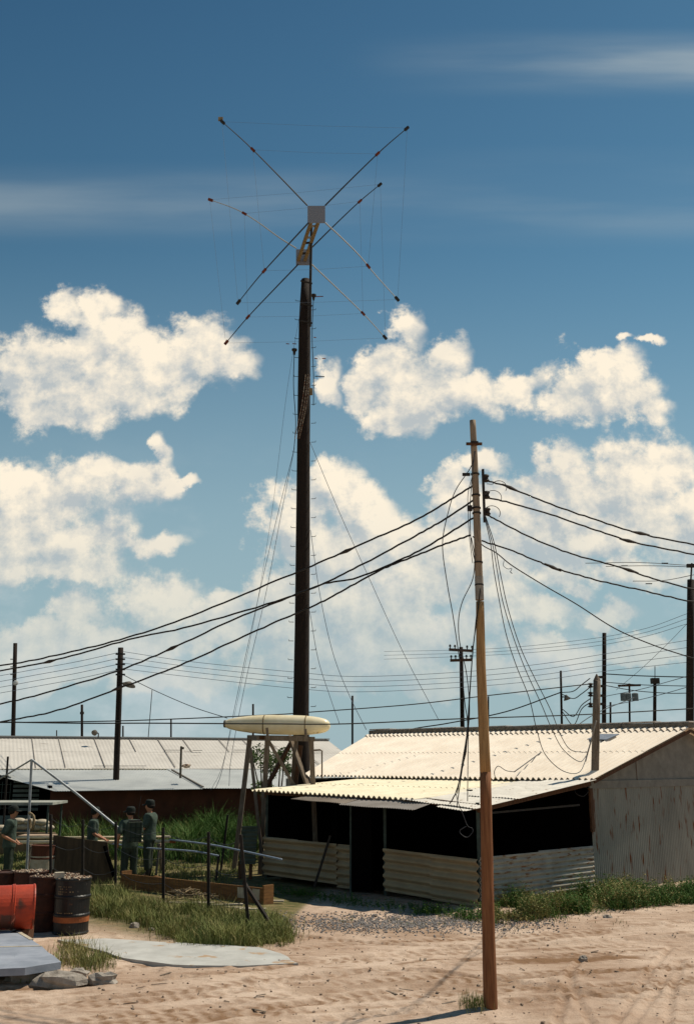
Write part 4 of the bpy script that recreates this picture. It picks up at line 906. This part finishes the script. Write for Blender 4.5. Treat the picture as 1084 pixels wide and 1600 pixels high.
# faint stencil lines on the black drum
mb = MB(); rr = random.Random(3)
for row, (z, n0, n1) in enumerate([(.76,1,8),(.725,1,6),(.68,0,9),(.645,1,4),(.345,1,9),(.31,2,9)]):
    for k in range(n0, n1):
        a = R(-90 - 42 + k*7.0 + rr.uniform(-1,1)); 
        if rr.random() < .2: continue
        c = dk + Vector((math.cos(a)*.2965, math.sin(a)*.2965, z)); mb.box(c, (.022,.004,.014), Matrix.Rotation(a+R(90),3,'Z'))
mb.build('stencil_mark', M_straw, d1)
mb = MB().box(dk+Vector((-.22,-.1,.93)), (.15,.12,.09), Matrix.Rotation(.5,3,'Z')); mb.build('carton_scrap', M_white, d1)
def gd(px, Y): p = U(px,1400,Y); return Vector((p.x, Y, 0))
drum('rusty drum directly behind the left side of the black drum', gd(72,18.3), .29, .88, M_rust, top=30)
drum('rusty drum farther back between the red drum and black drum', gd(46,19.1), .29, .88, M_rust, top=110)
drum('brown drum top showing just behind the black drum on its right', gd(98,18.9), .27, .84, M_rust, top=60)
drum('rusty brown drum cut by the left edge behind the red drum', gd(2,19.2), .28, .86, M_rust, top=4)
drum('dark drum painted red on top and dirty white round the middle', gd(64,24.9), .285, .88, M_redwall, band=(.34,.30,M_white), group='drums')
rp = U(54,1416,16.9)
rd = drum('bright red orange drum lying on its side at the left edge', rp, .335, .98, M_red, axis=(-.94,-.34,.0))
MB().lathe(rp+Vector((-.282,-.102,0)), (-.94,-.34,0), [(0,.338),(.012,.352),(.03,.338)], 36, cap=False).build('hoop', M_red, rd)
mb = MB()
for dx in (-.15,-.8): mb.box((rp.x+dx, rp.y+dx*.34, .12+.0), (.14,.8,.24))
o = mb.build('timber_skid', M_brownwood); tag(o, 'dark timber skids under the red drum lying on its side', 'timber')

# ------------------------------------------------------------------ fence
fence = thing('wire_fence', 'sagging wire fence on thin dark iron posts beside the grass', 'fence', G(255,1420))
FP = [((80,1273),(80,1390)),((130,1281),(130,1391)),((181.5,1284),(181,1392)),((255,1293),(256,1418)),((326,1300),(326,1436)),((376,1304),(390,1455))]
fpts = []
for (a, b) in FP:
    pb = G(*b); pt = U(a[0], a[1], pb.y); fpts.append((pb, pt)); MB().beam(pb-Vector((0,0,.1)), pt, .055, .055).build('post', M_fence, fence)
pb = G(430,1455); MB().beam(pb, U(381,1378,18.6), .05, .05).build('brace', M_fence, fence)
for f_ in (.95,.62,.3,.08):
    mb = MB(); pth = []
    for i in range(len(fpts)-1):
        a = fpts[i][0].lerp(fpts[i][1], f_); b = fpts[i+1][0].lerp(fpts[i+1][1], f_)
        for j in range(6): t = j/6; pth.append(a.lerp(b,t)+Vector((0,0,-.12*math.sin(math.pi*t)+random.uniform(-.01,.01))))
    MB().tube(pth, .005, 4).build('strand', M_wire, fence)
mb = MB()
for i in range(2, len(fpts)-1):
    for j in range(1, 14):
        t = j/14; a = fpts[i][0].lerp(fpts[i+1][0],t); b = fpts[i][1].lerp(fpts[i+1][1],t); mb.tube([a.lerp(b,.05), a.lerp(b,.88)-Vector((0,0,.1*math.sin(math.pi*t)))], .0022, 3)
o = mb.build('mesh_wire', M_wire, fence)
o = MB().beam(base_of(G(352,1330)), U(356,1275,24.5), .04,.04)
for lab, a, b, Y in [('thin dark stake leaning in the tall weeds left of the tank stand', (356,1273), (346,1322), 27.3), ('tiny stake near the pipe end left of the hut corner', (342,1337), (338,1352), 25.5)]:
    o = MB().beam(base_of(U(b[0],b[1],Y)), U(a[0],a[1],Y), .05, .05).build('stake', M_fence); tag(o, lab, 'stake')

# plywood, trough, planks, debris
a, b, c, d = U(84,1305,24.9), U(166,1321,25.0), U(178,1372,24.9), U(80,1368,24.8)
b = U(168,1320,25.0); b.z = a.z - .17; a.z = a.z; c.z = .0; d.z = .0
mb = MB(); n_ = Vector((.0,.03,0)); mb.add([a,b,c,d]+[p+n_ for p in (a,b,c,d)], [(3,2,1,0),(4,5,6,7),(0,1,5,4),(1,2,6,5),(2,3,7,6),(3,0,4,7)]); o = mb.build('plywood_sheet', M_ply); tag(o, 'dark weathered plywood sheet standing against the fence posts', 'plywood sheet')
MB().beam(U(164,1322,24.8), U(181,1376,24.7), .09, .05).build('edge_batten', M_dark, o)
tr = thing('timber_trough', 'long low box of orange brown boards lying behind the fence', 'timber box', G(300,1408))
p0, p1 = G(190,1388), G(412,1414); dirv = (p1-p0).normalized(); nv_ = Vector((-dirv.y, dirv.x, 0))
MB().beam(p0+Vector((0,0,.16)), p1+Vector((0,0,.16)), .03, .32).build('side_board', M_crate, tr)
MB().beam(p0+nv_*.24+Vector((0,0,.16)), p1+nv_*.24+Vector((0,0,.12)), .03, .22).build('side_board', M_crate, tr)
for p in (p0,p1): MB().beam(p+Vector((0,0,.18))-nv_*.02, p+nv_*.27+Vector((0,0,.18)), .04, .38).build('end_board', M_crate, tr)
MB().beam(p0.lerp(p1,.02)+Vector((0,0,.04)), p0.lerp(p1,.02)+nv_*.22+Vector((0,0,.04)), .3, .03).build('bottom_board', M_crate, tr)
for f_ in (.86,.955): p = p0.lerp(p1,f_)-nv_*.022+Vector((0,0,.19)); MB().beam(p-dirv*.10, p+dirv*.10, .012, .20).build('white_patch', M_white, tr)
o = MB().tube([U(243,1371,25.6), U(300,1382,24.2), U(395,1394,22.2)], .05, 8, wob=.05).build('log', M_crate); tag(o, 'long brown rail lying slantwise over the orange board box', 'rail')
dp = G(292,1412); mb = MB(); rr = random.Random(11)
for k in range(150):
    a = rr.uniform(0,6.28); d = abs(rr.gauss(0,.25)); c = dp+Vector((math.cos(a)*d*1.4, math.sin(a)*d*.9, max(.03,.26-.5*d)+rr.uniform(-.05,.05))); b = rr.uniform(0,3.14); l_ = rr.uniform(.08,.25)
    mb.beam(c, c+Vector((math.cos(b)*l_, math.sin(b)*l_, rr.uniform(-.06,.06))), rr.uniform(.01,.035), .012)
o = mb.build('debris_heap', M_straw); o['kind'] = 'stuff'; tag(o, 'heap of straw and broken slats inside the fence', 'debris')
o = MB().beam(dp+Vector((-.5,-.15,.04)), dp+Vector((.6,-.28,.05)), .12, .03).build('plank', M_white); tag(o, 'pale weathered plank lying in front of the straw heap', 'plank')
for k, (px, py, l_, a) in enumerate([(352,1417,.7,.2),(372,1422,.5,-.3),(395,1424,.5,.1),(430,1411,.35,.0)]):
    p = G(px,py); o = MB().box(p+Vector((0,0,.04)), (l_,.10,.03), Matrix.Rotation(a,3,'Z')).build('plank', M_white); tag(o, ['longest pale broken slat lying in grass before the board box','short slanting pale slat right of the longest slat','pale slat next to the fence brace foot','small white slat on sand right of the board box'][k], 'plank', 'broken pale slats on the ground')

# tube rack being worked on
tb = thing('work_trestle', 'low trestle behind the plywood carrying the cream tubes', 'trestle', base_of(U(150,1330,27)))
for px in (52,110,196,250):
    p = U(px,1318,27.0); 
    for s in (-1,1): MB().beam(p+Vector((0,s*.05,-.03)), Vector((p.x,p.y+s*.35,0)), .05, .05).build('leg', M_greywood, tb)
    MB().beam(p+Vector((0,-.3,-.03)), p+Vector((0,.3,-.03)), .06, .06).build('crossbar', M_greywood, tb)
for k, (y, px0, px1, r) in enumerate([(1307.5,20,258,.028),(1314.5,20,266,.042)]):
    a, b = U(px0,y+1.5,27.0+.25*(1-k)), U(px1,y,26.9+.25*(1-k)); o = MB().tube([a,b], r, 10).build('cream_tube', M_tube, smooth=True); origin(o, a); tag(o, ['thinner upper cream tube lying behind the soldiers','thicker lower cream tube lying behind the soldiers'][k], 'tube', 'cream tubes on the trestle')
    MB().lathe(b, b-a, [(0,r*1.15),(.14,r*1.15)], 10).build('end_ferrule', M_drumband if k else M_white, o)
for lab, pix, Ys in [('long grey blue pipe running from the cream tubes to the hut wall', [(266,1312),(330,1320),(380,1330),(440,1343)], [26.8,24.8,23.2,21.8]), ('shorter grey blue pipe ending left of the hut corner', [(172,1318),(230,1325),(300,1330),(341,1337)], [27,26,25.2,24.6])]:
    pts = smooth_path([U(x,y,Y) for (x,y),Y in zip(pix,Ys)], 5); o = MB().tube(pts, .022, 8).build('grey_pipe', M_bluepipe, smooth=True); origin(o, pts[0]); tag(o, lab, 'pipe', 'grey blue pipes')
o = MB().box(U(60,1304,28.5)+Vector((0,0,-.02)), (.9,.6,.03)).build('plywood_offcut', mat('pinkish_ply', (.42,.30,.21), None, 5)); tag(o, 'small pinkish board lying behind the thin pipe pole', 'board')
pp = thing('pipe_pole', 'thin upright pipe pole at left with slanting pipes joined at its top', 'pipe frame', base_of(U(46,1310,25.8)))
tp = U(50,1187,25.8); MB().tube([base_of(U(44,1340,25.8)), tp], .033, 8).build('upright_pipe', M_greypipe, pp)
MB().tube([tp, U(120,1240,25.6), U(192,1299,25.3)], .030, 8).build('slanting_pipe', M_greypipe, pp)
MB().tube([tp, U(0,1217,26.5), U(-60,1252,27)], .022, 8).build('slanting_pipe', M_greypipe, pp)
mb = MB().tube(smooth_path([U(46,1270,25.7),U(53,1276,25.6),U(53,1290,25.6),U(49,1296,25.7),U(47,1280,25.7)]), .035, 6); mb.build('rope_coil', M_straw, pp)

# ------------------------------------------------------------------ people
def skin_obj(name, verts, edges, radii, m, parent, sub=2, root=0):
    kf = {'shirt': 1.24, 'trousers': 1.16, 'boot': 1.1}.get(name, 1.06)
    radii = [(q*kf if isinstance(q, (int, float)) else (q[0]*kf, q[1]*kf)) for q in radii]
    me = bpy.data.meshes.new(name); me.from_pydata([tuple(v) for v in verts], edges, []); o = bpy.data.objects.new(name, me); col.objects.link(o)
    sk = o.modifiers.new('skin', 'SKIN'); sk.use_smooth_shade = True
    ss = o.modifiers.new('sub', 'SUBSURF'); ss.levels = sub; ss.render_levels = sub
    dt = me.skin_vertices[0].data
    for i, r in enumerate(radii): dt[i].radius = (r, r) if isinstance(r, (int, float)) else r; dt[i].use_root = (i == root)
    dg = bpy.context.evaluated_depsgraph_get(); dg.update(); ev = o.evaluated_get(dg); nm = bpy.data.meshes.new_from_object(ev)
    bpy.data.objects.remove(o); bpy.data.meshes.remove(me)
    nm.name = name; nm.materials.clear(); nm.materials.append(m); nm.shade_smooth()
    ob = bpy.data.objects.new(name, nm); col.objects.link(ob)
    if parent is not None: ob.parent = parent
    return ob
def person(label, px, Y, h, heading, armL, armR, lean=0.0, headturn=0.0, stance=.0):
    """local frame: faces +y, x right, built 1.75 tall; arms = (elbow, wrist) local points"""
    p = U(px, 1330, Y); k = h/1.75
    root = thing('person', label, 'person', (p.x, Y, 0), 'soldiers in olive clothes')
    root.rotation_euler = (0,0,heading); root.scale = (k,k,k)
    ln = lambda v: Vector((v[0], v[1] + lean*max(0, v[2]-.95), v[2] - abs(lean)*.12*max(0,v[2]-.95)))
    V = []; Ed = []; Rd = []
    def v(p, r, par=None, l=True):
        V.append(ln(p) if l else Vector(p)); Rd.append(r)
        if par is not None: Ed.append((par, len(V)-1))
        return len(V)-1
    pel = v((0,0,.96), (.145,.105)); wst = v((0,0,1.10), (.135,.095), pel); ch = v((0,-.01,1.28), (.155,.11), wst); ush = v((0,-.01,1.41), (.115,.085), ch)
    nk = v((0,.0,1.48), .052, ush); hb = v((0,.012,1.545), (.062,.066), nk); hm = v((0,.015,1.62), (.088,.103), hb); ht = v((0,.01,1.70), (.078,.090), hm); v((0,.008,1.735), (.035,.045), ht)
    ct, st_ = math.cos(headturn), math.sin(headturn)
    nose = v((-.10*st_*1.0, .015+.105*ct, 1.60), .013, hm); 
    for sx in (-1,1): v((sx*.085*ct, .01+sx*.085*st_, 1.61), (.012,.022), hm)
    hands = []
    for sx, arm in ((-1,armL),(1,armR)):
        sh = v((sx*.185,-.01,1.40), .058, ush); el = v(arm[0], .042, sh, False); wr = v(arm[1], .027, el, False)
        d = (Vector(arm[1])-Vector(arm[0])).normalized(); pm = Vector(arm[1])+d*.05; pi = v(pm, (.036,.020), wr, False); kn = v(pm+d*.045, (.038,.017), pi, False)
        side = d.cross(Vector((0,1,0.2))).normalized(); fw = side.cross(d).normalized()
        for q, ln_ in zip((-.027,-.009,.009,.027), (.062,.075,.072,.055)):
            a = v(pm+d*.075+side*q*1.1, .009, kn, False); b = v(pm+d*(.07+ln_*.55)+side*q*1.2+fw*.012, .0085, a, False); v(pm+d*(.065+ln_*.9)+side*q*1.2+fw*.035, .0075, b, False)
        th = v(pm+side*(-.045)+fw*.01, .010, pi, False); v(pm+d*.035+side*(-.062)+fw*.025, .009, th, False)
        hands.append(pm)
    for sx in (-1,1):
        hp = v((sx*.085,0,.90), (.095,.095), pel); kne = v((sx*(.10+stance*.3), .02+sx*stance*.3, .50), .058, hp); an = v((sx*(.11+stance*.4), -.01+sx*stance*.5, .10), .040, kne); v((sx*(.12+stance*.4), .12+sx*stance*.5, .04), .034, an)
    skin_obj('body', V, Ed, Rd, M_skin, root, 2, pel)
    # shirt with rolled sleeves
    V, Ed, Rd = [], [], []
    a0 = v((0,0,.80), (.165,.13)); a = v((0,0,.88), (.172,.135), a0); b = v((0,0,1.0), (.162,.125), a); c = v((0,0,1.12), (.160,.118), b); d = v((0,-.01,1.28), (.182,.135), c); e = v((0,-.01,1.40), (.14,.105), d); v((0,0,1.475), .068, e)
    for sx, arm in ((-1,armL),(1,armR)):
        s = v((sx*.19,-.01,1.395), .077, e); E1 = Vector(arm[0]); S = ln((sx*.19,-.01,1.395)); m1 = v(S.lerp(E1,.55), .066, s, False); v(S.lerp(E1,1.0), .058, m1, False)
    skin_obj('shirt', V, Ed, Rd, M_shirt, root, 2, 0)
    V, Ed, Rd = [], [], []
    a = v((0,0,1.06), (.135,.10)); b = v((0,0,.93), (.160,.122), a)
    for sx in (-1,1):
        t1 = v((sx*.09,0,.84), (.098,.105), b); t2 = v((sx*(.10+stance*.3), .02+sx*stance*.3, .50), .082, t1); t3 = v((sx*(.108+stance*.38), .0+sx*stance*.48, .24), .076, t2); v((sx*(.11+stance*.4), -.005+sx*stance*.5, .16), .058, t3)
    skin_obj('trousers', V, Ed, Rd, M_trouser, root, 2, 0)
    for sx in (-1,1):
        V, Ed, Rd = [], [], []
        x = sx*(.11+stance*.4); y = sx*stance*.5
        a = v((x,-.01+y,.24), .054); b = v((x,-.01+y,.10), .054, a); c = v((x,.0+y,.055), (.050,.05), b); d = v((x+sx*.01,.10+y,.042), (.048,.036), c); v((x+sx*.012,.18+y,.035), (.040,.028), d)
        skin_obj('boot', V, Ed, Rd, M_boot, root, 1, 0)
    HC = ln((0,.012,1.655)); Rz = Matrix.Rotation(headturn,3,'Z')
    mb = MB(); prof = [(0,.110),(.03,.114),(.07,.110),(.105,.098),(.125,.07),(.13,.001)]; mb.lathe(HC+Vector((0,-.004,.0)), (0,-.06,1), prof, 20)
    bpts = []
    for j in range(9): a_ = R(-62)+R(124)*j/8; bpts.append(((math.sin(a_)*.108), math.cos(a_)*.108, .016)); 
    for j in range(9): a_ = R(-62)+R(124)*j/8; bpts.append((math.sin(a_)*.10, math.cos(a_)*.108+.085*math.cos(a_*1.1), -.004-.012*abs(math.sin(a_))))
    vs_ = [HC + Rz@Vector(q) for q in bpts]; vs_ += [q+Vector((0,0,.008)) for q in vs_]
    fs_ = []
    for j in range(8): fs_ += [(j,j+1,j+10,j+9), (j+18,j+27,j+28,j+19), (j+9,j+10,j+28,j+27)]
    mb.add(vs_, fs_); o = mb.build('cap', M_cap, smooth=False); o.parent = root
    mb = MB().lathe(HC+Vector((0,-.012,-.075)), (0,0,1), [(0,.070),(.02,.092),(.05,.102),(.08,.104)], 18); o = mb.build('hair', M_hair, smooth=True); o.parent = root
    # keep hair off the face: shift back
    o.location = (0, -.012, 0)
    return root, hands
# heading: rotation about z; local +y is where they face
person('soldier at the far left facing right with hand at hip', 14, 24.5, 1.77, R(-82), ((-.30,-.10,1.14),(-.20,.12,.98)), ((.28,-.12,1.13),(.19,.12,.99)), 0.05)
person('soldier seen from behind and side beyond the plywood sheet', 143, 25.9, 1.68, R(-80), ((-.26,.03,1.12),(-.20,.25,1.0)), ((.24,.05,1.12),(.15,.27,1.0)), 0.06)
pr, _ = person('soldier carrying the radio pack on his back', 203, 24.7, 1.74, R(28), ((-.30,-.08,1.13),(-.27,.12,.92)), ((.27,.02,1.13),(.14,.27,1.06)), .10, .95, .05)
person('tall soldier facing left beside the radio carrier', 233, 26.2, 1.84, R(82), ((-.25,.06,1.12),(-.08,.30,1.10)), ((.26,.02,1.12),(.12,.28,1.08)), .03, 0, .04)
# radio on the back of the carrier: a thing of its own, carried
rt = thing('backpack_radio', 'olive backpack radio set with whip antenna on the third soldier', 'radio', pr.location)
Rz = Matrix.Rotation(R(28),3,'Z')
def rl(x, y, z): return Vector(pr.location) + Rz@Vector((x,y,z))
MB().box(rl(.02,-.235,1.20), (.33,.17,.46), Rz).build('case', M_radio, rt, bevel=.015)
MB().box(rl(.02,-.235,1.45), (.27,.13,.03), Rz).build('control_panel', M_iron, rt)
mb = MB(); 
for x in (-.12,.0,.12): mb.box(rl(x+.02,-.325,1.2), (.025,.012,.44), Rz)
for z in (1.08,1.3): mb.box(rl(.02,-.33,z), (.33,.012,.025), Rz)
mb.build('webbing', M_trouser, rt)
MB().tube([rl(.10,-.22,1.44), rl(.11,-.22,1.75), rl(.15,-.2,2.0)], .007, 5).build('whip', M_iron, rt)

# ------------------------------------------------------------------ vegetation
def inpoly(x, y, poly):
    c = False; n = len(poly); j = n-1
    for i in range(n):
        xi, yi = poly[i]; xj, yj = poly[j]
        if (yi > y) != (yj > y) and x < (xj-xi)*(y-yi)/(yj-yi)+xi: c = not c
        j = i
    return c
def grass(name, label, poly, n, hmin, hmax, wid, mats, cat='grass', clump=.5, seed=1, lean=.45, leafy=0.0):
    """poly in photo pixels on the ground plane; blades as bent strips; two materials"""
    rr = random.Random(seed); wp = [G(x,y) for x,y in poly]; wp = [(p.x,p.y) for p in wp]
    x0,x1 = min(p[0] for p in wp), max(p[0] for p in wp); y0,y1 = min(p[1] for p in wp), max(p[1] for p in wp)
    V = []; Fs = []; mi = []; cnt = 0; centers = [(rr.uniform(x0,x1), rr.uniform(y0,y1), rr.uniform(.5,1.25), rr.choice([0,0,1])) for _ in range(max(20, n//90))]
    while cnt < n:
        if rr.random() < clump:
            cx, cy, hs, mm = rr.choice(centers); x = rr.gauss(cx,.16); y = rr.gauss(cy,.16)
        else: x = rr.uniform(x0,x1); y = rr.uniform(y0,y1); hs = rr.uniform(.4,.9); mm = 0
        if not inpoly(x+rr.gauss(0,.14), y+rr.gauss(0,.18), wp): continue
        dn = float(vnoise(np.array(x),np.array(y),1.7,40+seed)); dn2 = float(vnoise(np.array(x),np.array(y),5.,60+seed))
        if n > 3000 and dn*.6+dn2*.4 < .30+rr.uniform(0,.16): cnt += .3; continue
        z = hz_at(x,y)-.01; h = rr.uniform(hmin,hmax)*hs*(.55+.8*dn); a = rr.uniform(0,6.283); w = wid*rr.uniform(.6,1.3); b = rr.uniform(.05,lean)*h
        dx, dy = math.cos(a), math.sin(a); wx, wy = -dy*w/2, dx*w/2; o = len(V)
        V += [(x-wx,y-wy,z),(x+wx,y+wy,z),(x+dx*b*.25-wx*.9,y+dy*b*.25-wy*.9,z+h*.55),(x+dx*b*.25+wx*.9,y+dy*b*.25+wy*.9,z+h*.55),(x+dx*b,y+dy*b,z+h*(1-.15*b/h))]
        Fs += [(o,o+1,o+3,o+2),(o+2,o+3,o+4)]; m_ = 1 if (mm if rr.random() < .75 else rr.randint(0,1)) else 0; mi += [m_, m_]
        if rr.random() < leafy:   # small leaf pairs along the stalk
            for q in range(4):
                t = .3+.18*q; la = rr.uniform(0,6.28); ll = rr.uniform(.03,.07); px_, py_, pz_ = x+dx*b*t*t, y+dy*b*t*t, z+h*t; o = len(V)
                V += [(px_,py_,pz_),(px_+math.cos(la)*ll*.5-math.sin(la)*ll*.25,py_+math.sin(la)*ll*.5+math.cos(la)*ll*.25,pz_+ll*.3),(px_+math.cos(la)*ll,py_+math.sin(la)*ll,pz_+ll*.15),(px_+math.cos(la)*ll*.5+math.sin(la)*ll*.25,py_+math.sin(la)*ll*.5-math.cos(la)*ll*.25,pz_+ll*.3)]
                Fs.append((o,o+1,o+2,o+3)); mi.append(m_)
        cnt += 1
    me = bpy.data.meshes.new(name); me.from_pydata(V, [], Fs)
    for m_ in mats: me.materials.append(m_)
    me.polygons.foreach_set('material_index', mi); me.update()
    o = bpy.data.objects.new(name, me); col.objects.link(o); o['kind'] = 'stuff'; tag(o, label, cat); return o
grass('grass', 'bushy green and straw grass along the wire fence', [(134,1398),(180,1394),(230,1416),(330,1432),(400,1434),(440,1443),(460,1468),(430,1478),(340,1480),(290,1474),(250,1452),(200,1440),(136,1428)], 42000, .07, .32, .008, (M_grass, M_grassdry), seed=1, lean=.95)
grass('tall_weeds', 'tall dark green weeds in front of the shaded barracks', [(60,1305),(400,1305),(395,1348),(330,1352),(200,1345),(60,1335)], 56000, .25, .95, .017, (M_weed, M_grass), seed=2, clump=.9, lean=1.0)
grass('tall_weeds', 'dense dark leafy scrub right of the soldiers before the barracks', [(262,1300),(402,1300),(398,1340),(300,1345)], 16000, .4, 1.1, .020, (M_weed, M_weed), seed=12, clump=.93, lean=1.0, leafy=.8)
grass('mown_grass', 'thin green and yellow grass where the soldiers stand', [(-60,1325),(400,1335),(396,1362),(330,1385),(200,1378),(130,1372),(-60,1366)], 34000, .05, .19, .016, (M_grass, M_grassdry), seed=3, lean=.9)
grass('grass_tuft', 'dry grass clump growing between the blue platform and pale slab', [(92,1478),(120,1480),(150,1492),(180,1502),(176,1516),(120,1522),(100,1504)], 1500, .08, .30, .007, (M_grassdry, M_grass), seed=4, clump=.8, lean=.9)
grass('grass_tuft', 'small low green tuft behind the pale slab edge', [(150,1490),(178,1492),(180,1500),(150,1500)], 420, .04, .12, .010, (M_grass, M_grassdry), seed=5)
grass('grass_tuft', 'green blades sprouting at the foot of the blue grey platform', [(40,1524),(74,1520),(78,1534),(45,1538)], 260, .10, .30, .012, (M_grass, M_grass), seed=6)
grass('grass_tuft', 'small tuft of grass at the foot of the foreground pole', [(728,1566),(757,1562),(758,1578),(730,1580)], 420, .05, .2, .006, (M_grass, M_grassdry), seed=7)
grass('weeds', 'leafy green weeds along the foot of the rusty gable wall', [(752,1436),(790,1412),(925,1400),(1090,1384),(1130,1382),(1130,1412),(1000,1422),(900,1432),(860,1438),(800,1440),(765,1444)], 15000, .05, .40, .009, (M_weed, M_grassdry), seed=8, leafy=.6, clump=.85, lean=.9)
grass('weeds', 'dark weeds in the shade at the foot of the cement sheets', [(400,1384),(560,1408),(740,1428),(742,1442),(700,1436),(540,1412),(440,1396)], 900, .05, .24, .010, (M_weed, M_weed), seed=9, leafy=.5)
grass('sparse_grass', 'sparse green tufts on the sand in front of the hut', [(470,1436),(560,1432),(720,1440),(960,1428),(960,1450),(760,1458),(520,1452)], 600, .02, .07, .010, (M_grass, M_grass), seed=10, clump=.95)
# bush behind the stand
bt = thing('bush', 'leafy green bush behind the tank stand', 'bush', base_of(U(432,1200,33)))
mb = MB(); bc = base_of(U(432,1200,33)); rr = random.Random(5)
cl = []
for k in range(11):
    a = rr.uniform(0,6.28); e = bc+Vector((math.cos(a)*rr.uniform(.2,.85), math.sin(a)*rr.uniform(.2,.7), rr.uniform(1.7,3.1))); cl.append((e, rr.uniform(.16,.36)))
    mb.tube(smooth_path([bc+Vector((rr.uniform(-.1,.1),0,0)), bc.lerp(e,.5)+Vector((rr.uniform(-.15,.15),0,.2)), e],4), [.05*(1-i/9*.8) for i in range(9)], 6)
mb.build('stem', M_trunk, bt)
mb = MB()
for k in range(2600):
    c, r_ = rr.choice(cl); d = Vector((rr.gauss(0,1),rr.gauss(0,1),rr.gauss(0,1))).normalized()*r_*rr.random()**.4*1.15; p = c+d; s_ = rr.uniform(.03,.065)
    u_ = Vector((rr.gauss(0,1),rr.gauss(0,1),rr.gauss(0,1))).normalized(); w_ = u_.orthogonal().normalized(); mb.add([p-u_*s_, p+w_*s_*.5, p+u_*s_, p-w_*s_*.5], [(0,1,2,3)])
mb.build('foliage', M_leaf, bt)
